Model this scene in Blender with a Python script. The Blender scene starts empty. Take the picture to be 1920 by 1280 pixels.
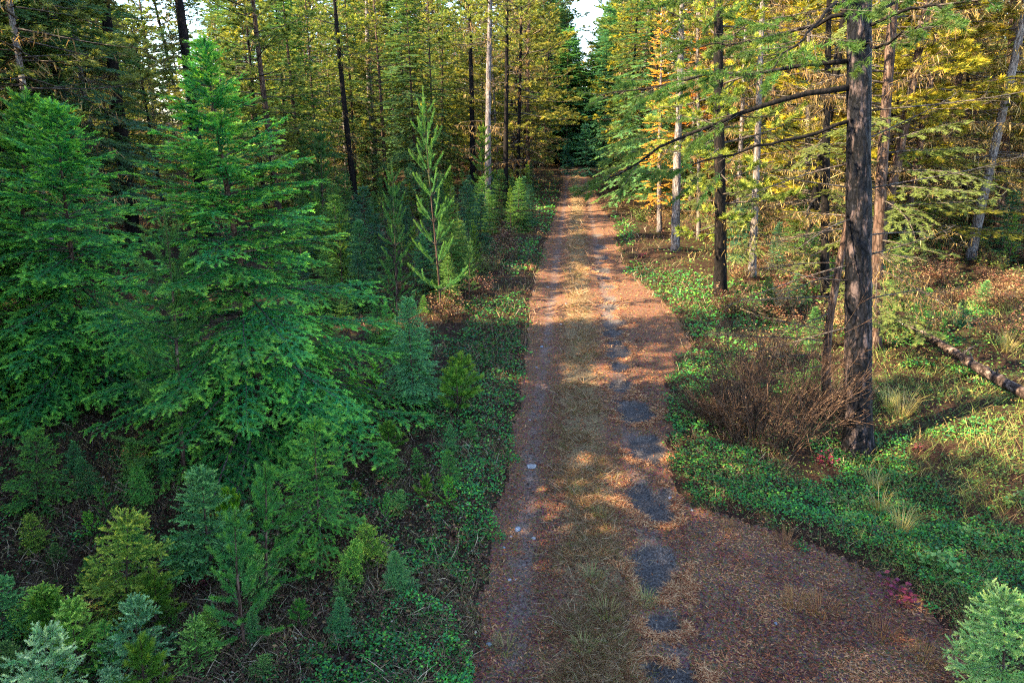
import bpy, math, numpy as np
from mathutils import Vector, Quaternion
R = math.radians
SC = bpy.context.scene
COL = SC.collection

# ------------------------------------------------------------------ camera
CAMZ, PITCH, FPX = 5.1, R(18.0), 1280.0          # a drone five metres up, 24 mm lens
cam_d = bpy.data.cameras.new('camera'); cam = bpy.data.objects.new('camera', cam_d); COL.objects.link(cam)
cam.location = (0, 0, CAMZ); cam.rotation_euler = (R(90) - PITCH, 0, 0)
cam_d.sensor_width = 36; cam_d.lens = 24; cam_d.clip_end = 3000; cam_d.clip_start = .05
SC.camera = cam
# ------------------------------------------------------------------ sky, sun, exposure
SUN_EL, SUN_AHEAD = R(37), R(-18)
w = bpy.data.worlds.new('World'); SC.world = w; w.use_nodes = True
wn = w.node_tree; wn.nodes.clear()
sky = wn.nodes.new('ShaderNodeTexSky'); sky.sky_type = 'NISHITA'; sky.sun_disc = False
sky.sun_elevation = SUN_EL; sky.sun_rotation = R(270) + SUN_AHEAD
sky.altitude = 900; sky.air_density = 1.0; sky.dust_density = .4; sky.ozone_density = .9
bg = wn.nodes.new('ShaderNodeBackground'); bg.inputs['Strength'].default_value = .15
wo = wn.nodes.new('ShaderNodeOutputWorld')
wn.links.new(sky.outputs[0], bg.inputs[0]); wn.links.new(bg.outputs[0], wo.inputs[0])
sd = bpy.data.lights.new('sun', 'SUN'); sd.energy = 5.0; sd.angle = R(.5); sd.color = (1, .81, .52)
so = bpy.data.objects.new('sun', sd); COL.objects.link(so)
to_sun = Vector((-math.cos(SUN_EL) * math.cos(SUN_AHEAD), math.cos(SUN_EL) * math.sin(SUN_AHEAD), math.sin(SUN_EL)))
so.rotation_euler = to_sun.to_track_quat('Z', 'Y').to_euler(); so.location = to_sun * 60
vs = SC.view_settings; vs.view_transform = 'Standard'; vs.look = 'None'; vs.gamma = 1; vs.use_curve_mapping = False
vs.exposure = 2.72
cy = SC.cycles
cy.max_bounces = 7; cy.diffuse_bounces = 2; cy.glossy_bounces = 2; cy.transmission_bounces = 4; cy.transparent_max_bounces = 4
cy.use_denoising = False; cy.filter_width = 1.15; cy.sample_clamp_indirect = 6; cy.caustics_reflective = False; cy.caustics_refractive = False

# ------------------------------------------------------------------ pixel (1920x1280) <-> ground
CP, SP = math.cos(PITCH), math.sin(PITCH)
def ray(px, py):
    u = (np.asarray(px, float) - 960) / FPX; v = (np.asarray(py, float) - 640) / FPX
    return np.stack([u, CP - v * SP, -SP - v * CP], -1)
def at(px, py, z=0.0):
    d = ray(px, py); t = (z - CAMZ) / d[..., 2]
    return d[..., :2] * t[..., None]
def at1(px, py): p = at(px, py); return float(p[0]), float(p[1])
def pix(P):
    x, y, z = P[:, 0], P[:, 1], P[:, 2] - CAMZ
    d = y * CP - z * SP; q = y * SP + z * CP
    return 960 + FPX * x / d, 640 - FPX * q / d
def height_at(x, y, py):                      # the height over (x, y) that shows at picture row py
    d = ray(960, py); return CAMZ + d[2] * y / d[1]

# ------------------------------------------------------------------ relief
def vnoise(x, y, s, seed=0):
    x = np.asarray(x, float) / s + seed * 17.31; y = np.asarray(y, float) / s + seed * 7.77
    xi, yi = np.floor(x), np.floor(y); fx, fy = x - xi, y - yi
    fx = fx * fx * (3 - 2 * fx); fy = fy * fy * (3 - 2 * fy)
    def h(a, b):
        n = np.sin(a * 127.1 + b * 311.7 + seed * 3.3) * 43758.5453; return n - np.floor(n)
    return (h(xi, yi) * (1 - fx) + h(xi + 1, yi) * fx) * (1 - fy) + (h(xi, yi + 1) * (1 - fx) + h(xi + 1, yi + 1) * fx) * fy
def sstep(a, b, x):
    t = np.clip((x - a) / (b - a), 0, 1); return t * t * (3 - 2 * t)
EL = at(np.array([770, 880, 905, 925, 950, 968, 982, 992, 1012, 1034, 1049, 1057, 1050]), np.array([1500, 1280, 1120, 990, 880, 780, 680, 570, 490, 420, 370, 335, 318]))
ER = at(np.array([2000, 1850, 1800, 1690, 1560, 1420, 1310, 1270, 1256, 1246, 1262, 1300, 1275, 1225, 1165, 1156, 1152, 1128, 1112, 1100]), np.array([1400, 1290, 1190, 1095, 1035, 990, 955, 900, 830, 740, 690, 645, 600, 545, 490, 450, 420, 390, 350, 318]))
CT = at(np.array([1120, 1105, 1090, 1083, 1082, 1080]), np.array([1280, 1050, 800, 500, 400, 318]))
def curve(E):
    o = np.argsort(E[:, 1]); ys, xs = E[o, 1], E[o, 0]
    def f(y):
        r = np.interp(y, ys, xs)
        far = y > ys[-1]; return np.where(far, xs[-1] + (ys[-1] - y) * .55 * np.clip((y - ys[-1]) / 20, 0, 1), r)
    return f
xl0, xr0, xc = curve(EL), curve(ER), curve(CT)
def xl(y): return xl0(y) + .18 * (vnoise(y, y * 0, .45, 3) - .5)
def xr(y): return xr0(y) + .25 * (vnoise(y, y * 0, .45, 4) - .5)
TRK = .80                                       # wheel tracks either side of the middle
# potholes of the right track: pixel centre, half width and half height in pixels
HOLES = [(1190, 768, 36, 22), (1211, 840, 34, 30), (1222, 938, 44, 34), (1222, 1058, 46, 50), (1165, 718, 20, 11), (1160, 683, 13, 7),
         (1158, 655, 20, 9), (1146, 622, 14, 6), (1148, 604, 17, 6), (1142, 574, 15, 4.5), (1144, 558, 12, 3.5), (1140, 536, 12, 3), (1130, 482, 10, 3), (1128, 505, 14, 4), (1126, 462, 9, 2.4), (1138, 590, 10, 3), (1136, 520, 10, 2.6), (1152, 640, 14, 4), (1120, 440, 8, 2), (1238, 1165, 36, 26), (1258, 1262, 60, 32)]
HW = []
for hx, hy, a, b in HOLES:
    a, b = (a * 1.3, b * 1.45) if hy < 720 else (a, b); c = at(hx, hy); e = at(hx + a, hy); n_ = at(hx, hy - b); s_ = at(hx, hy + b)
    HW.append((c[0], (n_[1] + s_[1]) / 2, (e[0] - c[0]) * 1.08, (n_[1] - s_[1]) / 2 * 1.0))
def hole_field(x, y):
    best = np.full(np.shape(x), 9.0); idx = np.zeros(np.shape(x), int)
    wob = .55 * (vnoise(x, y, .24, 11) - .5) + .4 * (vnoise(x, y, .10, 12) - .5)
    for k, (cx, cy_, rx, ry) in enumerate(HW):
        d = np.sqrt(((x - cx) / rx) ** 2 + ((y - cy_) / ry) ** 2) + wob
        m = d < best; best = np.where(m, d, best); idx = np.where(m, k, idx)
    return best, idx
def road_in(x, y):                               # metres inside the road (negative outside)
    return np.minimum(x - xl(y), xr(y) - x)
def gz(x, y):
    x = np.asarray(x, float); y = np.asarray(y, float)
    r = road_in(x, y)
    z = .10 * sstep(.1, -.5, r) + (.35 * (vnoise(x, y, 3.1, 1) - .4) + .5 * (vnoise(x, y, 9, 2) - .5)) * sstep(0, -3.5, r)
    z = z + .06 * (vnoise(x, y, .6, 5) - .5) * sstep(.2, -.5, r) + .018 * (vnoise(x, y, .25, 6) - .5)
    dl = x - xc(y)
    rut = np.exp(-((np.abs(dl) - TRK) / .27) ** 2)
    z = z - .045 * rut * sstep(0, .3, r) + .03 * np.exp(-(dl / .4) ** 2) * sstep(0, .5, r)
    hf, _ = hole_field(x, y)
    z = z - .07 * sstep(1.15, .55, hf) + .015 * np.exp(-((hf - 1.2) / .15) ** 2)
    return z
def gz1(x, y): return float(gz(np.array([x]), np.array([y]))[0])

# ------------------------------------------------------------------ mesh helpers
def mesh_np(name, V, F, mat=None, col=None, smooth=False):
    V = np.ascontiguousarray(V, np.float32); F = np.ascontiguousarray(F, np.int32); k = F.shape[1]
    me = bpy.data.meshes.new(name)
    me.vertices.add(len(V)); me.vertices.foreach_set('co', V.ravel())
    me.loops.add(F.size); me.loops.foreach_set('vertex_index', F.ravel())
    me.polygons.add(len(F)); me.polygons.foreach_set('loop_start', np.arange(0, F.size, k, dtype=np.int32))
    if smooth: me.polygons.foreach_set('use_smooth', np.ones(len(F), bool))
    me.update(calc_edges=True)
    if col is not None:
        a = me.color_attributes.new('col', 'FLOAT_COLOR', 'POINT')
        c = np.ones((len(V), 4), np.float32); c[:, :col.shape[1]] = col; a.data.foreach_set('color', c.ravel())
    if mat: me.materials.append(mat)
    return me
def cat(parts):
    V, F, C, o = [], [], [], 0
    for p in parts:
        V.append(p[0]); F.append(p[1] + o); o += len(p[0])
        if len(p) > 2: C.append(p[2])
    return np.concatenate(V), np.concatenate(F), (np.concatenate(C) if C else None)
def norm(a): return a / np.maximum(np.linalg.norm(a, axis=-1, keepdims=True), 1e-9)
def tube(P, rad, sides=6, col=None, cap=True):
    P = np.asarray(P, float); n = len(P); rad = np.broadcast_to(rad, (n,))
    T = norm(np.gradient(P, axis=0)); ref = np.array([0, 0, 1.0]) if abs(T[0, 2]) < .8 else np.array([1.0, 0, 0])
    A = norm(np.cross(T, ref)); Bv = np.cross(T, A)
    th = np.arange(sides) / sides * 2 * np.pi
    V = (P[:, None] + rad[:, None, None] * (np.cos(th)[None, :, None] * A[:, None] + np.sin(th)[None, :, None] * Bv[:, None])).reshape(-1, 3)
    i = np.arange(n - 1)[:, None] * sides; j = np.arange(sides)[None]; k = (j + 1) % sides
    a, b, c, d = (i + j), (i + k), (i + sides + k), (i + sides + j)
    F = np.concatenate([np.stack([a, b, c], -1).reshape(-1, 3), np.stack([a, c, d], -1).reshape(-1, 3)])
    if cap:
        V = np.concatenate([V, P[-1:], P[:1]]); e = (n - 1) * sides; jj = np.arange(sides); kk = (jj + 1) % sides
        F = np.concatenate([F, np.stack([e + jj, e + kk, np.full(sides, len(V) - 2)], -1), np.stack([kk, jj, np.full(sides, len(V) - 1)], -1)])
    if col is None: return V, F
    return V, F, np.broadcast_to(np.asarray(col, float), (len(V), 3)).copy()
def sticks(P, Q, r0, r1=None):
    """straight three-sided twigs from P to Q"""
    n = len(P); D = norm(Q - P); ref = np.where(np.abs(D[:, 2:3]) < .8, np.array([[0, 0, 1.0]]), np.array([[1.0, 0, 0]]))
    A = norm(np.cross(D, ref)); Bv = np.cross(D, A); r0 = np.broadcast_to(r0, (n,)); r1 = r0 * .45 if r1 is None else np.broadcast_to(r1, (n,))
    V = []
    for base, rr in ((P, r0), (Q, r1)):
        for k in range(3):
            th = k * 2 * np.pi / 3; V.append(base + rr[:, None] * (math.cos(th) * A + math.sin(th) * Bv))
    V = np.stack(V, 1).reshape(-1, 3); f = np.array([[0, 1, 4], [0, 4, 3], [1, 2, 5], [1, 5, 4], [2, 0, 3], [2, 3, 5]])
    F = (np.arange(n)[:, None, None] * 6 + f[None]).reshape(-1, 3)
    return V, F
def needles(rng, P, D, N, L, C, m, nl, nw, ang=55, flat=True, tip=None, tipmask=None):
    """each shoot P, D, L carries m single needles; flat = in two combs, else all round"""
    n = len(P); S = np.cross(D, N)
    j = np.arange(m); t = np.broadcast_to(((j + .5) / m)[None], (n, m)) + rng.uniform(-.4, .4, (n, m)) / m
    if flat: phi = (j % 2) * np.pi + rng.normal(.15, .38, (n, m)) * np.where(j % 2, -1, 1)
    else: phi = j * 2.4 + rng.uniform(0, 1.6, (n, m))
    a = np.radians(ang) * rng.uniform(.75, 1.2, (n, m)) * (1 - .35 * t)
    nd = np.cos(a)[..., None] * D[:, None] + np.sin(a)[..., None] * (np.cos(phi)[..., None] * S[:, None] + np.sin(phi)[..., None] * N[:, None])
    base = P[:, None] + D[:, None] * (L[:, None] * t)[..., None]
    ln = nl * rng.uniform(.75, 1.2, (n, m)) * (1 - .3 * t)
    if np.ndim(nl) == 1: raise ValueError
    wb = D[:, None] + rng.normal(0, .25, (n, m, 3)) if flat else np.cross(nd, rng.normal(0, 1, (n, m, 3)))
    wb = norm(wb) * (nw * .5 * rng.uniform(.8, 1.2, (n, m, 1)))
    tipP = base + nd * ln[..., None]
    V = np.stack([base - wb, base + wb, tipP], 2)
    # widen: one triangle per needle, base edge slanted so that neighbours overlap into a comb
    F = np.arange(n * m * 3).reshape(-1, 3)
    c = np.broadcast_to(C[:, None], (n, m, 3)) * rng.uniform(.8, 1.2, (n, m, 1))
    if tip is not None:
        q = np.clip(tipmask, 0, 1)[:, None, None] * (.35 + .65 * t[..., None]); c = c * (1 - q) + np.asarray(tip) * q * rng.uniform(.85, 1.15, (n, m, 1))
    c = np.repeat(c.reshape(-1, 3), 3, 0)
    return V.reshape(-1, 3), F, c
def blades(rng, P, D, up, L, W, C, bend):
    """grass blades / hanging strands of three triangles: from P along up, bending over towards D"""
    n = len(P); S = norm(np.cross(D, up) + 1e-6)
    mid = P + up * (L * .55)[:, None] + D * (L * .18 * bend)[:, None]
    tip = P + up * (L * (1 - .35 * np.abs(bend)))[:, None] + D * (L * .65 * bend)[:, None]
    h = S * (W * .5)[:, None]
    V = np.stack([P - h, P + h, mid + h * .8, mid - h * .8, tip], 1).reshape(-1, 3)
    f = np.array([[0, 1, 2], [0, 2, 3], [3, 2, 4]])
    F = (np.arange(n)[:, None, None] * 5 + f[None]).reshape(-1, 3)
    return V, F, np.repeat(C, 5, 0)
def leaves(rng, P, D, N, L, W, C):
    """small leaves, two triangles folded along the midrib"""
    n = len(P); S = norm(np.cross(D, N)); fold = N * (W * .18)[:, None]
    V = np.stack([P, P + D * (L * .5)[:, None] + S * (W * .5)[:, None] + fold, P + D * L[:, None], P + D * (L * .5)[:, None] - S * (W * .5)[:, None] + fold], 1).reshape(-1, 3)
    f = np.array([[0, 1, 2], [0, 2, 3]]); F = (np.arange(n)[:, None, None] * 4 + f[None]).reshape(-1, 3)
    return V, F, np.repeat(C, 4, 0)
def pal(rng, n, cols, wts=None, var=.25):
    cols = np.asarray(cols, float); wts = None if wts is None else np.asarray(wts, float) / np.sum(wts)
    return cols[rng.choice(len(cols), n, p=wts)] * rng.uniform(1 - var, 1 + var, (n, 1))
def interp(pts, t):
    k = t * (len(pts) - 1); i = np.clip(np.floor(k).astype(int), 0, len(pts) - 2); f = (k - i)[:, None]
    return pts[i] * (1 - f) + pts[i + 1] * f, norm(pts[i + 1] - pts[i])

# ------------------------------------------------------------------ materials
def mat(name):
    m = bpy.data.materials.new(name); m.use_nodes = True; nt = m.node_tree; nt.nodes.clear()
    return m, nt, nt.nodes.new('ShaderNodeOutputMaterial')
def N(nt, t, **k):
    n = nt.nodes.new(t)
    for a, b in k.items():
        if a in n.inputs: n.inputs[a].default_value = b
        else: setattr(n, a, b)
    return n
def ramp(nt, src, stops, mode='LINEAR'):
    r = nt.nodes.new('ShaderNodeValToRGB'); r.color_ramp.interpolation = mode; e = r.color_ramp.elements
    while len(e) < len(stops): e.new(.5)
    for k, (p, c) in enumerate(stops): e[k].position = p; e[k].color = (*c, 1) if len(c) == 3 else c
    nt.links.new(src, r.inputs[0]); return r.outputs[0]
def mixc(nt, f, a, b, mode='MIX'):
    m = nt.nodes.new('ShaderNodeMix'); m.data_type = 'RGBA'; m.blend_type = mode
    for s, v in ((0, f), (6, a), (7, b)):
        if hasattr(v, 'links') or isinstance(v, bpy.types.NodeSocket): nt.links.new(v, m.inputs[s])
        else: m.inputs[s].default_value = v if s == 0 else ((*v, 1) if len(v) == 3 else v)
    return m.outputs[2]
def mth(nt, op, a, b=None, clamp=False):
    m = nt.nodes.new('ShaderNodeMath'); m.operation = op; m.use_clamp = clamp
    for s, v in ((0, a), (1, b)):
        if v is None: continue
        if isinstance(v, bpy.types.NodeSocket): nt.links.new(v, m.inputs[s])
        else: m.inputs[s].default_value = v
    return m.outputs[0]
def foliage_mat(name, trans=.35, rough=.5, spec=.35, vary=.3):
    m, nt, out = mat(name); L = nt.links.new
    a = N(nt, 'ShaderNodeAttribute', attribute_name='col'); oi = nt.nodes.new('ShaderNodeObjectInfo')
    c = mixc(nt, 1.0, a.outputs['Color'], oi.outputs['Color'], 'MULTIPLY')
    h = nt.nodes.new('ShaderNodeHueSaturation'); L(c, h.inputs['Color'])
    L(mth(nt, 'ADD', mth(nt, 'MULTIPLY', oi.outputs['Random'], vary), 1 - vary / 2), h.inputs['Value'])
    L(mth(nt, 'ADD', mth(nt, 'MULTIPLY', oi.outputs['Random'], .03), .485), h.inputs['Hue'])
    p = N(nt, 'ShaderNodeBsdfPrincipled', Roughness=rough); p.inputs['Specular IOR Level'].default_value = spec
    L(h.outputs[0], p.inputs['Base Color'])
    t = nt.nodes.new('ShaderNodeBsdfTranslucent')
    L(mixc(nt, 1.0, h.outputs[0], (1.5, 1.35, .6), 'MULTIPLY'), t.inputs['Color'])
    x = N(nt, 'ShaderNodeMixShader'); x.inputs[0].default_value = trans
    L(p.outputs[0], x.inputs[1]); L(t.outputs[0], x.inputs[2]); L(x.outputs[0], out.inputs[0])
    return m
M_NEEDLE = foliage_mat('needles', .40, .6, .12); M_LEAF = foliage_mat('leaves', .3, .5, .18); M_DRY = foliage_mat('dry_plants', .3, .75, .15)
def bark_mat(name, dark, mid, light, patch, sx=9.0, sz=2.2, lo=.42, hi=.62, bump=.02, rough=.85):
    m, nt, out = mat(name); L = nt.links.new
    tc = nt.nodes.new('ShaderNodeTexCoord'); mp = nt.nodes.new('ShaderNodeMapping'); mp.inputs['Scale'].default_value = (sx, sx, sz); L(tc.outputs['Object'], mp.inputs[0])
    v = N(nt, 'ShaderNodeTexVoronoi', feature='DISTANCE_TO_EDGE', Scale=1.6); n1 = N(nt, 'ShaderNodeTexNoise', Scale=1.3, Detail=6.0, Roughness=.65); n2 = N(nt, 'ShaderNodeTexNoise', Scale=.35, Detail=4.0); n3 = N(nt, 'ShaderNodeTexNoise', Scale=5.0, Detail=5.0, Roughness=.7)
    nd = nt.nodes.new('ShaderNodeVectorMath'); nd.operation = 'MULTIPLY_ADD'; L(n1.outputs['Color'], nd.inputs[0]); nd.inputs[1].default_value = (.9, .9, .9); L(mp.outputs[0], nd.inputs[2])
    L(nd.outputs[0], v.inputs['Vector'])
    for q in (n1, n2, n3): L(mp.outputs[0], q.inputs['Vector'])
    base = ramp(nt, n3.outputs[0], [(.3, dark), (.55, mid), (.75, light)])
    pm = ramp(nt, n1.outputs[0], [(lo, (0, 0, 0)), (hi, (1, 1, 1))])
    c = mixc(nt, pm, base, patch)
    crack = ramp(nt, v.outputs[0], [(0.0, (.22, .22, .22)), (.14, (1, 1, 1))])
    c = mixc(nt, 1.0, c, crack, 'MULTIPLY')
    c = mixc(nt, 1.0, c, ramp(nt, n2.outputs[0], [(.3, (.6, .6, .62)), (.7, (1.25, 1.2, 1.15))]), 'MULTIPLY')
    p = N(nt, 'ShaderNodeBsdfPrincipled', Roughness=rough); p.inputs['Specular IOR Level'].default_value = .12; L(c, p.inputs['Base Color'])
    b = N(nt, 'ShaderNodeBump', Strength=.8, Distance=bump); L(mth(nt, 'ADD', mth(nt, 'MINIMUM', v.outputs[0], .25), mth(nt, 'MULTIPLY', n3.outputs[0], .3)), b.inputs['Height']); L(b.outputs[0], p.inputs['Normal'])
    L(p.outputs[0], out.inputs[0]); return m
M_BURNT = bark_mat('charred_bark', (.003, .0034, .005), (.007, .0075, .011), (.022, .022, .029), (.10, .074, .072), 7, 2.6, .53, .64, .03, .6)
M_CHAR = bark_mat('black_bark', (.005, .0045, .0045), (.012, .01, .01), (.028, .022, .021), (.06, .04, .03), 9, 2.2, .56, .75)
M_BROWN = bark_mat('brown_bark', (.05, .03, .022), (.1, .06, .045), (.17, .11, .085), (.22, .16, .13), 9, 2.2, .5, .7)
M_PALE = bark_mat('grey_bark', (.10, .08, .075), (.2, .165, .15), (.3, .26, .24), (.38, .36, .35), 10, 2.4, .48, .68)
M_TWIG = bark_mat('twig_bark', (.03, .02, .016), (.06, .042, .034), (.10, .075, .06), (.16, .14, .12), 12, 12)
M_LOG = bark_mat('log_bark', (.018, .013, .012), (.05, .032, .027), (.1, .065, .05), (.19, .14, .12), 5, 5, .48, .62, .02)

# ------------------------------------------------------------------ objects
def obj(name, me, parent=None, kind=None, label=None, catg=None, group=None):
    o = bpy.data.objects.new(name, me); COL.objects.link(o)
    if parent: o.parent = parent
    tag(o, label, catg, group, kind)
    if name in ('lichen', 'twigs', 'dry_needles', 'needles'): o['kind'] = 'stuff'
    return o
def tag(o, label=None, catg=None, group=None, kind=None):
    for k, v in (('label', label), ('category', catg), ('group', group), ('kind', kind)):
        if v: o[k] = v
def thing(name, label, catg, loc, rz=0, scale=1, group=None, lean=None):
    o = bpy.data.objects.new(name, None); COL.objects.link(o); o.empty_display_size = .2
    o.location = loc; o.scale = (scale,) * 3 if np.ndim(scale) == 0 else scale
    q = Quaternion((0, 0, 1), rz)
    if lean is not None: q = Vector((0, 0, 1)).rotation_difference(Vector(lean)) @ q
    o.rotation_euler = q.to_euler(); tag(o, label, catg, group); return o
def plant(proto, name, label, catg, loc, rz=0, scale=1, group=None, lean=None, tint=None, trunk_r=None, skip=(), mats=None, lich=None):
    t = thing(name, label, catg, loc, rz, scale, group, lean)
    for k, me in proto.items():
        if k in skip or me is None: continue
        o = obj(k, me, t)
        if tint and k in ('crown', 'needles', 'leaves'): o.color = (*tint, 1)
        if lich and k == 'lichen': o.color = (*lich, 1)
        if k == 'trunk' and trunk_r: o.scale = (trunk_r, trunk_r, 1)
        if mats and k in mats:
            o.material_slots[0].link = 'OBJECT'; o.material_slots[0].material = mats[k]
    return t

# ------------------------------------------------------------------ ground and road
def grid_axis(segs):
    out = [segs[0][0]]
    for a, b, d0, d1 in segs:
        x = a; n = max(1, int(round((b - a) / ((d0 + d1) / 2)))); st = np.linspace(d0, d1, n); st *= (b - a) / st.sum(); out += list(a + np.cumsum(st))
    return np.array(out)
gx = grid_axis([(-600, -60, 60, 12), (-60, -14, 4, .5), (-14, -5, .35, .09), (-5, -1.2, .14, .06), (-1.2, 3.2, .055, .055), (3.2, 9, .07, .16), (9, 18, .1, .5), (18, 60, .6, 4), (60, 600, 12, 60)])
gy = grid_axis([(-60, 0, 15, 1), (0, 3.5, .5, .1), (3.5, 14, .06, .06), (14, 30, .06, .18), (30, 60, .15, .5), (60, 100, .5, 1.5), (100, 1200, 3, 160)])
GX, GY = np.meshgrid(gx, gy, indexing='ij'); GZ = gz(GX, GY)
nx, ny = GX.shape
V = np.stack([GX, GY, GZ], -1).reshape(-1, 3)
i, j = np.meshgrid(np.arange(nx - 1), np.arange(ny - 1), indexing='ij'); q = (i * ny + j).ravel()
FQ = np.stack([q, q + ny, q + ny + 1, q + 1], -1)
cx_, cy_ = V[FQ, 0].mean(1), V[FQ, 1].mean(1)
ri_f = road_in(cx_, cy_); on_road = (ri_f > 0) & (cy_ > 1) & (cy_ < 95)
hf_f, hi_f = hole_field(cx_, cy_); in_hole = on_road & (hf_f < 1.0)
X, Y = V[:, 0], V[:, 1]; r_v = road_in(X, Y); hf_v, _ = hole_field(X, Y); dl = X - xc(Y)
trackm = np.exp(-((np.abs(dl) - TRK) / .24) ** 2) * sstep(-.1, .25, r_v)
centre = np.exp(-(dl / .42) ** 2) * sstep(0, .4, r_v)
A1 = np.stack([sstep(1.25, .65, hf_v), trackm, centre], -1)         # bare sand, wheel track, grassy middle: what lies there
def sub_mesh(name, F, m):
    u, inv = np.unique(F, return_inverse=True)
    return mesh_np(name, V[u], inv.reshape(F.shape), m, A1[u], True)
def ground_mat(name, road):
    m, nt, out = mat(name); L = nt.links.new
    g = nt.nodes.new('ShaderNodeNewGeometry')
    n1 = N(nt, 'ShaderNodeTexNoise', Scale=38.0, Detail=6.0, Roughness=.7); n2 = N(nt, 'ShaderNodeTexNoise', Scale=2.2, Detail=5.0, Roughness=.6); n3 = N(nt, 'ShaderNodeTexNoise', Scale=120.0, Detail=3.0, Roughness=.7)
    vo = N(nt, 'ShaderNodeTexVoronoi', Scale=55.0); vo.inputs['Randomness'].default_value = 1
    for q in (n1, n2, n3, vo): L(g.outputs['Position'], q.inputs['Vector'])
    if road:
        litter = ramp(nt, n1.outputs[0], [(.34, (.022, .013, .010)), (.45, (.09, .042, .021)), (.56, (.18, .083, .037)), (.68, (.40, .215, .095))])
        litter = mixc(nt, .35, litter, mixc(nt, 1.0, vo.outputs['Color'], (.32, .2, .15), 'MULTIPLY'))
        a = N(nt, 'ShaderNodeAttribute', attribute_name='col'); s = nt.nodes.new('ShaderNodeSeparateColor'); L(a.outputs['Color'], s.inputs[0])
        dirt = ramp(nt, n1.outputs[0], [(.34, (.05, .038, .033)), (.5, (.14, .106, .093)), (.68, (.3, .25, .22))])
        grass = ramp(nt, n1.outputs[0], [(.34, (.05, .034, .018)), (.5, (.17, .112, .056)), (.66, (.38, .27, .14))])
        sand = ramp(nt, n1.outputs[0], [(.34, (.026, .022, .021)), (.5, (.064, .055, .051)), (.66, (.155, .135, .122))])
        sand = mixc(nt, ramp(nt, n2.outputs[0], [(.46, (0, 0, 0)), (.66, (1, 1, 1))]), sand, mixc(nt, 1.0, sand, (1.9, 1.75, 1.62), 'MULTIPLY'))
        bare = ramp(nt, mth(nt, 'ADD', mth(nt, 'MULTIPLY', s.outputs[1], .75), mth(nt, 'MULTIPLY', mth(nt, 'SUBTRACT', n2.outputs[0], .5), 1.6)), [(.5, (0, 0, 0)), (1.0, (.8, .8, .8))])
        c = mixc(nt, bare, litter, dirt)
        cm = ramp(nt, mth(nt, 'ADD', s.outputs[2], mth(nt, 'MULTIPLY', mth(nt, 'SUBTRACT', n2.outputs[0], .5), 1.2)), [(.3, (0, 0, 0)), (.75, (1, 1, 1))])
        c = mixc(nt, cm, c, grass)
        hm = ramp(nt, mth(nt, 'ADD', s.outputs[0], mth(nt, 'MULTIPLY', mth(nt, 'SUBTRACT', n1.outputs[0], .5), .9)), [(.3, (0, 0, 0)), (.7, (1, 1, 1))])
        c = mixc(nt, hm, c, sand)
    else:
        c = ramp(nt, n1.outputs[0], [(.34, (.008, .005, .004)), (.5, (.03, .016, .011)), (.62, (.075, .042, .026)), (.76, (.18, .11, .065))])
        c = mixc(nt, ramp(nt, n2.outputs[0], [(.48, (0, 0, 0)), (.68, (.7, .7, .7))]), c, mixc(nt, 1.0, vo.outputs['Color'], (.11, .12, .045), 'MULTIPLY'))
    p = N(nt, 'ShaderNodeBsdfPrincipled', Roughness=1.0); p.inputs['Specular IOR Level'].default_value = .05; L(c, p.inputs['Base Color'])
    b = N(nt, 'ShaderNodeBump', Strength=.9, Distance=.025); L(mth(nt, 'ADD', n1.outputs[0], mth(nt, 'MULTIPLY', n3.outputs[0], .4)), b.inputs['Height']); L(b.outputs[0], p.inputs['Normal'])
    L(p.outputs[0], out.inputs[0]); return m
M_ROAD, M_GROUND = ground_mat('road_litter', True), ground_mat('forest_soil', False)
obj('ground', sub_mesh('ground', FQ[~on_road], M_GROUND), None, 'structure', 'brown forest floor of soil, twigs and needles either side of the track', 'ground')
road = obj('road', sub_mesh('road', FQ[on_road & ~in_hole], M_ROAD), None, 'structure', 'rutted forest track covered in rust coloured needles running away between the trees', 'road')
for k in range(len(HOLES)):
    f = FQ[in_hole & (hi_f == k)]
    if len(f) > 3: obj('pothole', sub_mesh('pothole', f, M_ROAD), road)

# ------------------------------------------------------------------ plant generators
UP = np.array([0, 0, 1.0])
def branch_pts(rng, base, az, L, e0, droop, upturn=0.0, n=9, wig=.25):
    t = np.linspace(0, 1, n); azs = az + rng.uniform(-wig, wig) * t + rng.normal(0, .03, n) * t
    e = e0 - droop * 2 * t + upturn * 3 * t * t
    d = np.stack([np.cos(azs) * np.cos(e), np.sin(azs) * np.cos(e), np.sin(e)], -1) * (L / (n - 1))
    d[0] = 0; return base + np.cumsum(d, 0)
def branchlets(rng, pts, L, t0, spacing, ang, k, dz, expo=.7, mn=.05):
    nb = max(2, int(L * (1 - t0) / spacing)); t = np.clip(t0 + (1 - t0) * (np.arange(nb) + rng.uniform(0, .8, nb)) / nb, 0, .985)
    b, T = interp(pts, t); S = norm(np.cross(T, UP)); s = np.where(np.arange(nb) % 2, 1, -1)
    a = np.radians(ang) * rng.uniform(.8, 1.2, nb)
    d = norm(T * np.cos(a)[:, None] + S * (s * np.sin(a))[:, None] + UP * (dz + rng.normal(0, .10, nb))[:, None])
    ln = k * L * (1 - t) ** expo * rng.uniform(.65, 1.15, nb) + mn
    nr = norm(np.cross(S, T)); return b, d, ln, nr
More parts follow.
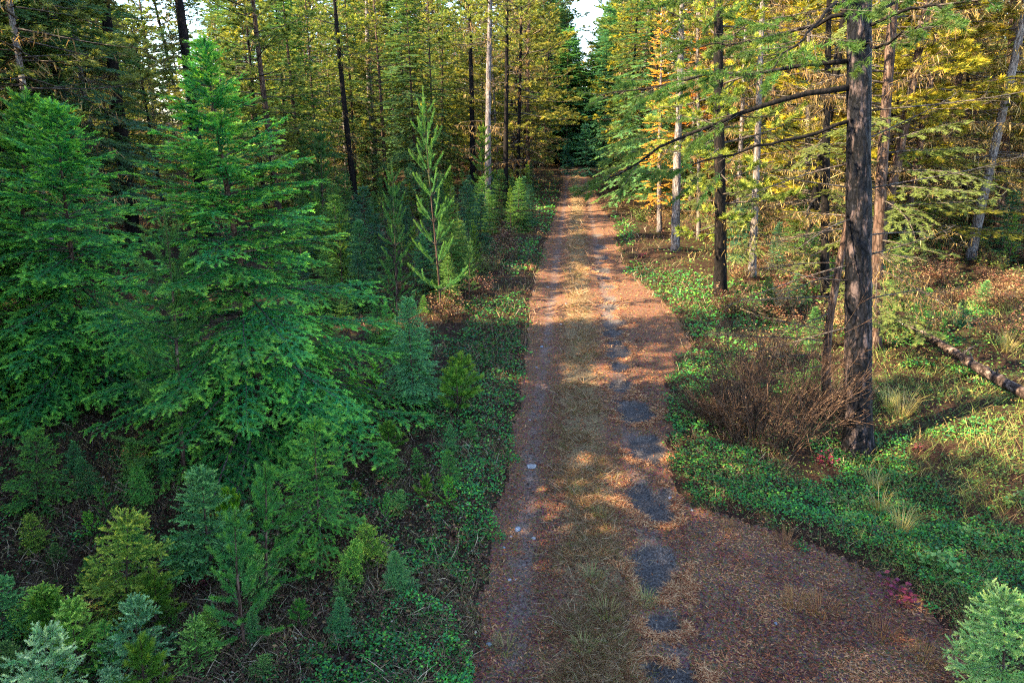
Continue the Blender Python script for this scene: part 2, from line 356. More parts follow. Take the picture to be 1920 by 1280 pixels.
def shoots_on(rng, b, d, ln, nr, spacing, ang, sl, droop=.25):
    c = np.maximum(1, np.ceil(ln / spacing).astype(int)); idx = np.repeat(np.arange(len(b)), c)
    j = np.concatenate([np.arange(q) for q in c]); s = (j + rng.uniform(.2, .9, len(j))) * spacing; s = np.minimum(s, ln[idx])
    fr = s / ln[idx]; D = d[idx]; Nn = nr[idx]; S = norm(np.cross(D, Nn))
    P = b[idx] + D * s[:, None] - UP * (droop * s * s)[:, None]
    D1 = norm(D - UP * (2 * droop * s)[:, None]); sd_ = np.where(j % 2, 1, -1)
    a = np.radians(ang) * rng.uniform(.75, 1.25, len(j)) * (1 - .5 * (fr > .9))
    D2 = norm(D1 * np.cos(a)[:, None] + S * (sd_ * np.sin(a))[:, None] + UP * rng.normal(-.05, .12, len(j))[:, None])
    L2 = sl * rng.uniform(.7, 1.15, len(j)) * (1.15 - .45 * fr)
    # side shoots, then the axis itself
    PA, DA, LA = P - D1 * spacing * .5, D1, np.full(len(j), spacing * 1.25)
    Nn2 = norm(np.cross(np.cross(D2, Nn), D2)); 
    return (np.concatenate([P, PA]), np.concatenate([D2, DA]), np.concatenate([Nn2, Nn]), np.concatenate([L2, LA]), np.concatenate([.35 + .65 * fr, fr ** 2]))
class Acc:
    def __init__(s): s.sh = []; s.wood = []; s.lich = []
    def add(s, a): s.sh.append(a)
    def shoots(s): return [np.concatenate([x[k] for x in s.sh]) for k in range(5)]
def trunk_mesh(rng, H, r0, top=.02, sides=12, n=None, bend=.02, rough=.06, flare=.35, m=None):
    n = n or max(8, int(H * 3)); z = np.linspace(0, 1, n) ** 1.0 * H
    ph = rng.uniform(0, 6, 4); x = bend * H * (np.sin(z / H * 4 + ph[0]) - math.sin(ph[0])) * .5; y = bend * H * (np.sin(z / H * 3.3 + ph[1]) - math.sin(ph[1])) * .5
    r = top + (r0 - top) * (1 - z / H) ** .8 + r0 * flare * np.exp(-z / (r0 * 1.5))
    V, F = tube(np.stack([x, y, z - .12 * (z == 0)], -1), r, sides)
    ctr = np.repeat(np.stack([x, y], -1), sides, 0); k = n * sides
    th = np.arctan2(V[:k, 1] - ctr[:, 1], V[:k, 0] - ctr[:, 0])
    f = 1 + rough * rng.normal(0, 1, k).clip(-1.5, 1.5) + rough * np.sin(th * 3 + V[:k, 2] * .7)
    V[:k, :2] = ctr + (V[:k, :2] - ctr) * f[:, None]
    return V, F, (lambda zz: np.array([np.interp(zz, z, x), np.interp(zz, z, y), zz])), (lambda zz: np.interp(zz, z, r))

def fir(seed, H, Rm, whorl, per, bl_sp, sh_sp, sl, m, nl, nw, A, T, base=.06, e_lo=-8, e_hi=48, droop=.22, up=.10, flat=True, shape=.75, tr=None, barkm=None, ang=55, blk=.42, tipw=1.0, gap=0.0, ndz=-.06, inner=0, split=False):
    rng = np.random.default_rng(seed); ac = Acc(); tr = tr or H * .011; cuts = []
    tv, tf, axis, rad = trunk_mesh(rng, H, tr, tr * .08, 8, bend=.01)
    hs = []; h = base * H
    while h < H * .985: hs.append(h); h += whorl * rng.uniform(.75, 1.25) * (1.25 - .6 * h / H)
    for h in hs:
        s = 1 - h / H; nb = max(3, int(per * rng.uniform(.75, 1.3))); a0 = rng.uniform(0, 6.28)
        for b in range(nb + nb // 2 * inner):
            if rng.random() < gap: continue
            L = Rm * (s ** shape) * (rng.uniform(.72, 1.15) if b < nb else rng.uniform(.25, .55)) * (1 - .25 * sstep(.85, 1, s)) + .05 * H * .3
            e0 = R(e_lo + (e_hi - e_lo) * (h / H) ** 1.6 + rng.normal(0, 6))
            pts = branch_pts(rng, axis(h + rng.uniform(-.3, .3) * whorl), a0 + b * 6.283 / nb + rng.uniform(-.35, .35), L, e0, droop * rng.uniform(.6, 1.4), up)
            if split: cuts.append((len(ac.wood), len(ac.sh)))
            ac.wood.append(tube(pts, np.linspace(max(.0035, L * .0105), .002, 9), 4, cap=False))
            bb, d, ln, nr = branchlets(rng, pts, L, .12 if L < 1 else .18, bl_sp, ang, blk, ndz)
            ln = np.minimum(ln, .45 * Rm); sh = shoots_on(rng, bb, d, ln, nr, sh_sp, 45, sl); ac.add(sh)
            ax = shoots_on(rng, pts[2:3], norm(pts[-1:] - pts[2:3]), np.array([np.linalg.norm(pts[-1] - pts[2])]), nr[:1], sh_sp, 50, sl, 0)
            tt = np.linspace(.12, 1, max(3, int(L / sh_sp))); pp, TT = interp(pts, tt); ac.add((pp, TT, norm(np.cross(norm(np.cross(TT, UP)), TT)), np.full(len(tt), sh_sp * 1.4), tt ** 3))
            ac.wood.append(sticks(bb, bb + d * (ln * .8)[:, None], np.maximum(.0018, ln * .008)))
    # leader
    z = np.linspace(H * .9, H * .995, max(6, int(H * .1 / sh_sp))); P = np.array([axis(q) for q in z]); ac.add((P, np.tile(UP, (len(z), 1)), np.tile(np.array([1.0, 0, 0]), (len(z), 1)), np.full(len(z), sl), np.ones(len(z))))
    nsh = np.cumsum([0] + [len(q[0]) for q in ac.sh])
    P, D, Nn, L, tp = ac.shoots(); A = np.asarray(A)
    C = A * rng.uniform(.7, 1.3, (len(P), 1)) * np.array([1, 1, 1]) + 0
    C = C * (1 + rng.normal(0, .08, (len(P), 3)))
    Vn, Fn, Cn = needles(rng, P, D, Nn, L, np.abs(C), m, nl, nw, 58, flat, T, tipw * tp ** 2 * rng.uniform(.2, 1, len(P)))
    if split:
        ends = cuts[1:] + [(len(ac.wood), len(ac.sh) - 1)]; bl = []; k3 = m * 3
        for (w0, s0), (w1, s1) in zip(cuts, ends):
            v, f, _ = cat(ac.wood[w0:w1]); a, b_ = nsh[s0] * k3, nsh[s1] * k3
            bl.append((mesh_np('bough', v, f, M_TWIG), mesh_np('needles', Vn[a:b_], np.arange(b_ - a).reshape(-1, 3), M_NEEDLE, Cn[a:b_])))
        a = nsh[len(ac.sh) - 1] * k3
        return dict(trunk=mesh_np('trunk', tv, tf, barkm or M_BROWN, None, True), leader=mesh_np('leader', Vn[a:], np.arange(len(Vn) - a).reshape(-1, 3), M_NEEDLE, Cn[a:])), bl
    wv, wf, _ = cat(ac.wood)
    return dict(trunk=mesh_np('trunk', tv, tf, barkm or M_BROWN, None, True), branches=mesh_np('branches', wv, wf, M_TWIG), crown=mesh_np('crown', Vn, Fn, M_NEEDLE, Cn))

def lichen_on(rng, P, n_each, ln, wd, cols):
    idx = np.repeat(np.arange(len(P)), n_each); n = len(idx); a = rng.uniform(0, 6.28, n)
    D = np.stack([np.cos(a), np.sin(a), np.zeros(n)], -1); L = ln * rng.uniform(.15, 1.3, n) ** 2
    return blades(rng, P[idx] + rng.normal(0, .02, (n, 3)), D, norm(np.tile(-UP, (n, 1)) + rng.normal(0, .4, (n, 3))), L, wd * rng.uniform(.6, 1.4, n), pal(rng, n, cols), rng.uniform(-.3, .3, n))
LICH = [(.34, .22, .075), (.20, .13, .045), (.46, .33, .14), (.08, .055, .025)]
def pine(seed, H, r0, c0, Rm, A, T, n_br=46, sl=.2, m=14, nl=.14, nw=.028, dead=26, lich=1.0, barkm=None, dead0=.1, droop=.12, bl_sp=.17, live_t0=.3):
    """a mature pine: bare trunk with dead branches hung with lichen, tufted crown above"""
    rng = np.random.default_rng(seed); ac = Acc()
    tv, tf, axis, rad = trunk_mesh(rng, H, r0, .03, 10, bend=.012)
    az = rng.uniform(0, 6)
    for h in np.sort(H * (c0 + (1 - c0) * (np.arange(n_br) + rng.random(n_br)) / n_br)):
        s = (1 - h / H) / (1 - c0); az += 2.4 + rng.uniform(-.4, .4)
        L = (Rm * (s ** .5) * (1 - .4 * s ** 4) + .25) * rng.uniform(.35, 1.3)
        if rng.random() < .1: continue
        pts = branch_pts(rng, axis(h), az, L, R(-2 + 48 * (1 - s) ** 1.3 + rng.normal(0, 15)), droop + .2 * s * rng.random(), rng.uniform(.1, .38), 9, .6)
        ac.wood.append(tube(pts, np.linspace(.012 + L * .011, .005, 9), 4, cap=False))
        b, d, ln, nr = branchlets(rng, pts, L, live_t0 if rng.random() < .5 else .55, bl_sp, 50, .34, .3, .6, .16); d = norm(d + rng.normal(0, .25, d.shape))
        sh = shoots_on(rng, b, d, ln, nr, sl * .75, 48, sl, -.2); keep = (rng.random(len(sh[0])) < .75) & (sh[4] > .2); ac.add([x[keep] for x in sh])
        e = np.repeat(np.concatenate([b + d * (ln * .92)[:, None], pts[-1:]]), 3, 0); dd = norm(np.repeat(np.concatenate([d, norm(pts[-1:] - pts[-2:-1])]), 3, 0) + rng.normal(0, .55, e.shape) + np.array([0, 0, .25])); ac.add((e, dd, norm(np.cross(dd, rng.normal(0, 1, e.shape))), np.full(len(e), sl * .8), rng.uniform(.5, 1, len(e))))
        ac.wood.append(sticks(b, b + d * ln[:, None], .006))
        if lich and rng.random() < .5 * lich:
            q = interp(pts, rng.uniform(.15, .8, 5))[0]; ac.lich.append(lichen_on(rng, q, 3, .34, .02, LICH))
    dw = []
    for h in np.sort(H * (dead0 + (c0 + .12 - dead0) * rng.random(dead))):
        az = rng.uniform(0, 6.28); L = rng.uniform(.5, 1.0) * Rm * .9
        pts = branch_pts(rng, axis(h), az, L, R(rng.normal(5, 14)), rng.uniform(.1, .4), rng.uniform(0, .2), 8, .5)
        dw.append(tube(pts, np.linspace(.008 + L * .009, .003, 8), 4, cap=False))
        b, d, ln, nr = branchlets(rng, pts, L, .2, .16, 50, .3, -.02, .6, .05); dw.append(sticks(b, b + d * ln[:, None], .005))
        e = b + d * (ln * rng.uniform(.4, 1, len(ln)))[:, None]; dd = norm(d + rng.normal(0, .6, d.shape)); dw.append(sticks(e, e + dd * (ln * .5)[:, None], .0035))
        if lich: q = np.concatenate([interp(pts, rng.uniform(.2, 1, 5))[0], b + d * (ln * rng.uniform(.3, 1, len(ln)))[:, None]]); ac.lich.append(lichen_on(rng, q, max(1, int(2 * lich)), .26, .018, LICH))
    P, D, Nn, L, tp = ac.shoots(); C = np.asarray(A) * rng.uniform(.65, 1.3, (len(P), 1)) * (1 + rng.normal(0, .07, (len(P), 3)))
    Vn, Fn, Cn = needles(rng, P, D, Nn, L, np.abs(C), m, nl, nw, 52, False, T, tp * rng.uniform(0, 1.05, len(P)) ** 1.6)
    wv, wf, _ = cat(ac.wood); out = dict(trunk=mesh_np('trunk', tv, tf, barkm or M_BROWN, None, True), branches=mesh_np('branches', wv, wf, M_TWIG), crown=mesh_np('crown', Vn, Fn, M_NEEDLE, Cn))
    if dw: v, f, _ = cat(dw); out['dead_branches'] = mesh_np('dead_branches', v, f, M_TWIG)
    if ac.lich: v, f, c = cat(ac.lich); out['lichen'] = mesh_np('lichen', v, f, M_DRY, c)
    return out

def young_pine(seed, H, Rm, whorl, A, T, nl=.05, nw=.0045, m=26, seg=.06, tr=None, fork=.35, per=(4, 6), base=.12, up=.30):
    """open whorls of long-needled shoots round a thin leader"""
    rng = np.random.default_rng(seed); ac = Acc(); tr = tr or .008 + H * .007
    tv, tf, axis, rad = trunk_mesh(rng, H, tr, .004, 7, n=18, bend=.02, rough=.03, flare=.1)
    h = base * H
    while h < H * .93:
        nb = rng.integers(per[0], per[1]); a0 = rng.uniform(0, 6.28); s = 1 - h / H
        for b in range(nb):
            L = (Rm * (s ** .7) * rng.uniform(.65, 1.15) + .10 * Rm); pts = branch_pts(rng, axis(h), a0 + b * 6.283 / nb + rng.uniform(-.3, .3), L, R(22 + 30 * (1 - s) + rng.normal(0, 8)), .16, up * .5, 8, .3)
            ac.wood.append(tube(pts, np.linspace(.003 + L * .006, .002, 8), 4, cap=False))
            n = max(3, int(L * .85 / seg)); t = np.linspace(.22, 1, n); P, T_ = interp(pts, t); ac.add((P, T_, norm(np.cross(norm(np.cross(T_, UP)), T_)), np.full(n, seg * 1.3), t ** 2))
            b_, d, ln, nr = branchlets(rng, pts, L, .35, .22, 40, fork, .15, .8, seg)
            c = np.maximum(1, (ln / seg).astype(int)); ix = np.repeat(np.arange(len(b_)), c); j = np.concatenate([np.arange(q) for q in c]); ac.wood.append(sticks(b_, b_ + d * ln[:, None], .002))
            ac.add((b_[ix] + d[ix] * (j * seg)[:, None], d[ix], nr[ix], np.full(len(ix), seg * 1.3), (j / c[ix]) ** 2))
        h += whorl * rng.uniform(.8, 1.2) * (.7 + .5 * s)
    z = np.arange(H * .55, H * 1.0, seg); ac.add((np.array([axis(q) for q in z]), np.tile(UP, (len(z), 1)), np.tile(np.array([1.0, 0, 0]), (len(z), 1)), np.full(len(z), seg * 1.3), (z / H) ** 4))
    P, D, Nn, L, tp = ac.shoots(); C = np.asarray(A) * rng.uniform(.75, 1.25, (len(P), 1)) * (1 + rng.normal(0, .06, (len(P), 3)))
    Vn, Fn, Cn = needles(rng, P, D, Nn, L, np.abs(C), m, nl, nw, 50, False, T, tp * .7)
    wv, wf, _ = cat(ac.wood)
    return dict(trunk=mesh_np('trunk', tv, tf, M_BROWN, None, True), branches=mesh_np('branches', wv, wf, M_TWIG), crown=mesh_np('crown', Vn, Fn, M_NEEDLE, Cn))

def snag(seed, H, r0, Rm, n_br, barkm, green=.12, lich=2, h0=.06):
    """a dying conifer whose fine bare branches are hung with golden lichen"""
    rng = np.random.default_rng(seed); ac = Acc(); dw = []
    tv, tf, axis, rad = trunk_mesh(rng, H, r0, .02, 9, bend=.012)
    for h in np.sort(H * (h0 + (.98 - h0) * (np.arange(n_br) + rng.random(n_br)) / n_br)):
        L = (Rm * (1 - h / H) ** .5 * rng.uniform(.5, 1.15) + .2); az = rng.uniform(0, 6.28)
        pts = branch_pts(rng, axis(h), az, L, R(rng.normal(8, 12)), rng.uniform(.15, .4), rng.uniform(0, .2), 9, .5)
        dw.append(tube(pts, np.linspace(.007 + L * .008, .003, 9), 4, cap=False))
        b, d, ln, nr = branchlets(rng, pts, L, .15, .12, 52, .34, -.08, .6, .08); dw.append(sticks(b, b + d * ln[:, None], .0045))
        sh = shoots_on(rng, b, d, ln, nr, .11, 45, .16, .3)
        if rng.random() < green: ac.add(sh)
        else:
            k = rng.random(len(sh[0])) < .75; P, D, L2 = sh[0][k], sh[1][k], sh[3][k]; dw.append(sticks(P, P + D * L2[:, None], .003))
            ac.lich.append(lichen_on(rng, P, lich * 3, .17, .012, LICH))
    v, f, _ = cat(dw); out = dict(trunk=mesh_np('trunk', tv, tf, barkm, None, True), dead_branches=mesh_np('dead_branches', v, f, M_TWIG))
    v, f, c = cat(ac.lich); out['lichen'] = mesh_np('lichen', v, f, M_DRY, c)
    if ac.sh:
        P, D, Nn, L, tp = ac.shoots(); C = np.array([.10, .13, .035]) * rng.uniform(.65, 1.3, (len(P), 1)); Vn, Fn, Cn = needles(rng, P, D, Nn, L, C, 12, .08, .03, 55, True, (.2, .22, .05), tp * .5); out['crown'] = mesh_np('crown', Vn, Fn, M_NEEDLE, Cn)
    return out

def ground_pt(px, py):
    x, y = at1(px, py); return (x, y, gz1(x, y))
def upright(px, py, tx, ty):
    """base point and lean of a stem that runs from one picture point to another at the same distance"""
    b = ground_pt(px, py); d = ray(tx, ty); t = b[1] / d[1]; T = np.array([0, 0, CAMZ]) + d * t
    return b, (T - np.array(b)), float(T[2] - b[2])

GREEN, GTIP = (.025, .205, .058), (.34, .64, .07)
# ------------------------------------------------------------------ the big firs beside the track
b, ln_, h_ = upright(500, 830, 390, 88)
pA, pA_boughs = fir(11, h_, 3.15, .37, 9, .098, .07, .15, 14, .05, .0215, GREEN, GTIP, .05, -12, 50, .22, .10, tr=.075, shape=.92, blk=.38, inner=1, tipw=1.5, split=True)
t_ = plant(pA, 'fir_tree', 'broad bushy fir with bright green tips, the largest young tree beside the track', 'tree', b, .4, 1, None, ln_)
for w_, n_ in pA_boughs:
    o_ = obj('bough', w_, t_); obj('needles', n_, o_)
pB = fir(12, 5.0, 2.7, .34, 8, .105, .072, .15, 14, .05, .0215, (.03, .205, .055), GTIP, .05, -12, 50, .22, .10, tr=.055, shape=.85, blk=.38, inner=1, tipw=1.5)
for (bx, by, tx, ty, lab, rz) in ((165, 745, 107, 190, 'green fir with a slim orange leader, next to the largest young fir', 0.3), (40, 700, 52, 160, 'fir at the edge of the view behind the fir with the orange leader', 2.1), (-150, 790, -130, 300, 'fir half out of view at the picture edge, lowest of the big young firs', 4.0)):
    b, ln_, h_ = upright(bx, by, tx, ty); plant(pB, 'fir_tree', lab, 'tree', b, rz, h_ / 5.0, None, ln_, (1, 1, 1))
# ------------------------------------------------------------------ saplings
S = {}
S['pine_a'] = young_pine(21, 4.0, 1.05, .38, (.06, .18, .055), (.2, .32, .06), .065, .0095, 30, .05)
S['pine_b'] = young_pine(22, 1.6, .42, .2, (.055, .2, .05), (.2, .38, .05), .052, .0075, 32, .04)
S['pine_c'] = young_pine(23, .6, .22, .14, (.07, .19, .03), (.22, .34, .04), .052, .0075, 32, .036, base=.2)
S['spruce_a'] = fir(31, 1.3, .62, .135, 6, .075, .042, .09, 22, .026, .0085, (.075, .2, .06), (.31, .44, .14), .06, 0, 50, .12, .12, False, tipw=1.2, gap=.22)
S['spruce_b'] = fir(32, .8, .42, .12, 6, .07, .042, .085, 22, .027, .0085, (.085, .2, .085), (.32, .45, .24), .06, 5, 52, .08, .12, False, tipw=1.2, gap=.22)
S['fir_a'] = fir(33, 1.9, .85, .17, 6, .085, .05, .10, 16, .032, .012, (.055, .22, .055), (.25, .48, .06), .06, -8, 48, .2, .1)
S['fir_b'] = fir(34, 2.6, 1.0, .17, 7, .085, .05, .09, 13, .034, .014, (.055, .2, .075), (.22, .40, .12), .06, -8, 48, .2, .1)
S['mid_pine'] = young_pine(25, 4.6, .8, .42, (.06, .125, .04), (.16, .22, .05), .10, .02, 22, .08, base=.15)
S['mid_fir'] = fir(35, 3.4, 1.15, .2, 7, .11, .07, .14, 12, .05, .024, (.045, .12, .06), (.15, .24, .1), .05, -8, 45, .18, .1)
SH = dict(pine_a=4.0, pine_b=1.6, pine_c=.6, spruce_a=1.3, spruce_b=.8, fir_a=1.9, fir_b=2.6, mid_pine=4.6, mid_fir=3.4)
SAP = [  # kind, base, top, tint, label, turn
 ('pine_a', 348, 905, 297, 395, (1, 1, 1), 'thin young pine standing in front of the largest fir, open whorls of long needles', .5),
 ('fir_a', 600, 1035, 590, 792, (1.15, 1.05, .8), 'green fir sapling under the lowest boughs of the largest fir, nearest the road', 1),
 ('spruce_a', 235, 1140, 238, 962, (2.1, 1.55, .8), 'yellow green spruce sapling with pale stubby shoots', 2),
 ('spruce_a', 395, 1060, 378, 880, (.95, 1.05, 1.15), 'blue green sapling with frosted shoots behind the two thin pines', 3.6),
 ('pine_b', 458, 1215, 445, 950, (1, 1, 1), 'thin pine sapling with a dark stem, nearer of a pair', .2),
 ('pine_b', 500, 1120, 490, 868, (.95, 1.05, 1), 'thin pine sapling with a tall bottlebrush leader, farther of a pair', 2.2),
 ('fir_a', 70, 960, 66, 805, (1.05, 1.05, .9), 'low drooping fir sapling on dead grass below the big firs', 3),
 ('pine_c', 292, 1170, 286, 1075, (1, 1, .9), 'bright green pine seedling below the yellow green spruce', 0),
 ('spruce_b', 140, 1262, 138, 1135, (1.8, 1.6, .6), 'lime green spruce seedling with rounded shoots', 1),
 ('spruce_b', 88, 1345, 86, 1185, (2.1, 1.65, 1.7), 'pale blue spruce seedling in the lower corner', 2),
 ('spruce_b', 262, 1255, 250, 1130, (1.15, 1.15, 1.1), 'silvery blue spruce seedling above the bright pine seedling', 3),
 ('pine_c', 272, 1320, 262, 1200, (1.1, 1, .8), 'yellow green pine seedling at the bottom edge', 1.2),
 ('spruce_a', 8, 1210, 2, 1085, (.9, 1.05, 1.1), 'blue green spruce cut by the picture edge', 2.7),
 ('spruce_b', 370, 1250, 365, 1165, (1.25, 1.3, .6), 'small yellow green spruce seedling right of the silvery blue one', .3),
 ('pine_c', 562, 1185, 560, 1125, (.7, .95, 1.1), 'tiny dark pine seedling beside curled dead grass', .3),
 ('spruce_b', 645, 1150, 645, 1090, (.8, 1, .6), 'tiny spruce seedling near the track edge', 1.3),
 ('spruce_b', 215, 1350, 205, 1260, (1.15, 1.15, 1.15), 'bluish spruce seedling cut by the bottom edge', 4.3),
 ('spruce_a', 1880, 1340, 1885, 1110, (2.6, 2.0, 2.2), 'pale mint fir sapling in the lower corner beside the turnout', .8),
 ('fir_b', 775, 775, 765, 560, (1.5, 1.35, 1.35), 'pale green fir sapling behind the largest fir, beside the track', .6),
 ('pine_a', 745, 640, 735, 305, (.95, 1.05, .95), 'slender young pine with a bare lower stem behind the pale fir sapling', 1.5),
 ('pine_a', 828, 600, 798, 165, (.95, 1.05, 1), 'tallest slender pine left of the track, leaning out of the saplings', 3.0),
 ('fir_b', 690, 560, 672, 415, (1, 1.1, 1.2), 'bluish fir sapling behind the slender pines', 2),
 ('fir_b', 800, 560, 790, 440, (.95, 1.1, 1.3), 'blue green fir sapling between the two slender pines', 3),
 ('mid_pine', 905, 425, 908, 225, (1.6, 1.35, .8), 'sunlit yellow green young pine against the pale trunk', 1),
 ('mid_pine', 612, 480, 600, 235, (.8, .95, .9), 'dark slim pine between the largest fir and the black trunk', 2),
 ('mid_pine', 575, 440, 570, 250, (.75, .95, .9), 'small dark pine behind the shoulder of the largest fir', .4),
 ('mid_fir', 1100, 330, 1098, 232, (.55, 1.0, 1.5), 'bushy haze tinted fir standing where the track ends', .4),  # teal tint here and on the two low firs paints in haze and shade
 ('mid_fir', 1065, 326, 1060, 270, (.55, 1.0, 1.4), 'low haze tinted fir left of the bushy one at the end of the track', 1.4),
 ('mid_fir', 1130, 322, 1138, 268, (.6, 1.0, 1.3), 'low haze tinted fir right of the bushy one at the end of the track', 2.4),
 ('mid_fir', 1725, 470, 1735, 335, (2.0, 1.7, .7), 'sunlit yellow green fir sapling beyond the burnt pine', 1),
 ('mid_fir', 1800, 640, 1805, 560, (1.1, 1.4, 1.2), 'small green fir sapling in brown brush beyond the fallen log', 2),
 ('mid_fir', 1440, 600, 1440, 520, (1.1, 1.2, .7), 'green fir seedling beside the black trunk by the track', 2.6),
 ('mid_fir', 1690, 590, 1688, 450, (1.2, 1.1, .6), 'thin olive fir sapling behind the fallen log', .6),
 ('mid_fir', 640, 520, 632, 410, (.9, 1.05, 1.1), 'bushy fir sapling behind the right shoulder of the largest fir', 4),
 ('mid_fir', 870, 520, 866, 420, (.9, 1.0, .9), 'dark green fir sapling in grass by the bend of the bearberry strip', 5),
]
SLIM = {q[6] for q in SAP if q[0] == 'pine_a' and q[1] > 700}
for kind, bx, by, tx, ty, tint, lab, rz in SAP:
    b, ln_, h_ = upright(bx, by, tx, ty); plant(S[kind], ('pine' if 'pine' in kind else 'spruce' if 'spruce' in kind else 'fir') + '_sapling', lab, 'sapling', b, rz, h_ / SH[kind] if lab not in SLIM else (h_ / SH[kind] * .62, h_ / SH[kind] * .62, h_ / SH[kind]), None, ln_, tint)

def fill():
    rng = np.random.default_rng(26); got = []
    boxes = [(560, 900, 400, 590, 62), (860, 1000, 340, 460, 20), (1380, 1900, 340, 520, 26), (480, 900, 350, 420, 30), (-60, 520, 330, 440, 18), (1180, 1260, 330, 420, 6)]
    for x0, x1, y0, y1, n in boxes:
        k = 0
        for q in range(1500):
            if k >= n: break
            px, py = rng.uniform(x0, x1), rng.uniform(y0, y1); x, y = at1(px, py)
            if float(road_in(np.array([x]), np.array([y]))[0]) > -.7 or any((x - a) ** 2 + (y - b) ** 2 < .6 for a, b in got): continue
            got.append((x, y)); k += 1; pine = rng.random() < .4; right = px > 1000; yellow = rng.random() < .5
            tint = (1.5, 1.4, .7) if yellow else (.9, 1.1, 1.2)
            nm = ('yellow green ' if yellow else 'blue green ') + ('pine' if pine else 'fir') + ' sapling in the undergrowth ' + ('right' if right else 'left') + ' of the track'
            plant(S['mid_pine' if pine else 'mid_fir'], ('pine' if pine else 'fir') + '_sapling', nm, 'sapling', (x, y, gz1(x, y)), rng.uniform(0, 6.28), rng.uniform(.35, .85) if not pine else rng.uniform(.3, .6), nm + 's', (rng.normal(0, .04), rng.normal(0, .04), 1), tint)
fill()
def tangle():
    rng = np.random.default_rng(27); got = []
    for x0, x1, y0, y1, n in ((-80, 760, 830, 1290, 46), (600, 880, 560, 800, 26), (700, 900, 800, 1000, 8), (1420, 1900, 560, 760, 14)):
        k = 0
        for q in range(2000):
            if k >= n: break
            px, py = rng.uniform(x0, x1), rng.uniform(y0, y1); x, y = at1(px, py)
            if float(road_in(np.array([x]), np.array([y]))[0]) > -.55 or any((x - a) ** 2 + (y - b) ** 2 < .10 for a, b in got): continue
            got.append((x, y)); k += 1; kd = ['fir_a', 'pine_b', 'spruce_a', 'fir_b', 'pine_c'][rng.choice(5, p=[.3, .22, .16, .2, .12])]
            t = [(1.3, 1.25, 1.1), (1.8, 1.5, .8), (1.4, 1.3, 1.2), (1, 1, .9)][rng.integers(4)]; h = rng.uniform(.28, .75) * (1.5 if y0 < 800 else 1)
            sp = 'pine' if 'pine' in kd else 'spruce' if 'spruce' in kd else 'fir'; wh = 'under the big firs' if y0 > 820 else 'between the largest fir and the track' if px < 1000 else 'in the grass round the burnt pine'
            plant(S[kd], sp + '_sapling', 'small ' + sp + ' seedling ' + wh, 'sapling', (x, y, gz1(x, y) - .03), rng.uniform(0, 6.28), (h / SH[kd] * rng.uniform(.8, 1.3), h / SH[kd] * rng.uniform(.8, 1.3), h / SH[kd]), 'small ' + sp + ' seedlings ' + wh, (rng.normal(0, .12), rng.normal(0, .12), 1), t)
tangle()
# ------------------------------------------------------------------ mature tree prototypes
PROTO = {}
YG, YT = (.085, .125, .03), (.52, .50, .10)  # needle and tip colours, contrast pushed to paint dark gaps and sunlit highlights
PROTO['pine1'] = pine(41, 16, .19, .2, 2.2, YG, YT, 85, barkm=M_BROWN)
PROTO['pine2'] = pine(42, 17, .2, .3, 2.1, (.07, .115, .035), (.46, .48, .12), 75, dead=40, lich=1.5, barkm=M_PALE)
PROTO['pine3'] = pine(43, 15, .18, .12, 2.4, (.095, .125, .03), (.55, .50, .09), 92, lich=.8, barkm=M_CHAR)
PROTO['pine4'] = pine(51, 18, .19, .52, 2.3, YG, YT, 70, dead=34, lich=1.0, barkm=M_BROWN, dead0=.12)
PROTO['fir1'] = fir(44, 15, 2.5, .45, 7, .24, .17, .27, 11, .11, .046, (.06, .14, .05), (.2, .28, .07), .10, -14, 40, .26, .08, tr=.2, blk=.36, barkm=M_BROWN, gap=.1)
PROTO['fir2'] = fir(45, 17, 2.3, .5, 7, .24, .17, .27, 11, .11, .046, (.05, .125, .06), (.16, .24, .09), .16, -18, 40, .3, .1, tr=.2, blk=.36, barkm=M_CHAR, gap=.12)
PROTO['larch'] = fir(46, 15, 1.7, .45, 6, .24, .14, .17, 12, .075, .036, (.38, .24, .05), (.5, .36, .1), .16, -8, 30, .2, .14, False, tr=.17, blk=.3, barkm=M_PALE, gap=.15)
PROTO['snag1'] = snag(47, 14, .16, 2.1, 84, M_BROWN, .34, 1)
PROTO['snag2'] = snag(48, 15, .18, 1.9, 74, M_BROWN, .45, 1)
PH = dict(pine4=18, pine1=16, pine2=17, pine3=15, fir1=15, fir2=17, larch=15, snag1=14, snag2=15)
PR = dict(pine4=.19, pine1=.19, pine2=.2, pine3=.18, fir1=.2, fir2=.2, larch=.17, snag1=.16, snag2=.18)
TAKEN = []
def tall(kind, bx, by, tx, ty, wpx, H, name, lab, barkm=None, rz=0, tint=None, skip=(), lich=None):
    b, ln_, h_ = upright(bx, by, tx, ty); depth = b[1] * CP + (CAMZ) * SP
    r = wpx * depth / FPX / 2; s = H / PH[kind]
    plant(PROTO[kind], name, lab, 'tree', b, rz, s, None, ln_, tint, r / (PR[kind] * s), skip, {'trunk': barkm} if barkm else None, lich); TAKEN.append((b[0], b[1], 1.6))
tall('snag1', 255, 470, 190, 0, 27, 15, 'burnt_tree', 'thick black scorched trunk left of the largest fir, leaning', M_CHAR, 1, None, (), (.55, .62, .5))
tall('snag2', 388, 460, 333, 0, 25, 15, 'burnt_tree', 'scorched trunk with flaking bark directly behind the largest fir', M_CHAR, 2, None, (), (.6, .65, .5))
tall('pine4', 887, 372, 872, 0, 11, 17, 'pine_tree', 'dark brown trunk left of the tall pale trunk by the track', M_CHAR, .4)
tall('pine4', 915, 405, 918, 0, 13, 17, 'pine_tree', 'tall straight pale pine trunk, sunlit on one side, left of the track', M_PALE, 2.3)
tall('pine4', 948, 385, 944, 0, 10, 17, 'fir_tree', 'thin black trunk right of the tall pale pine', M_CHAR, 1.3)
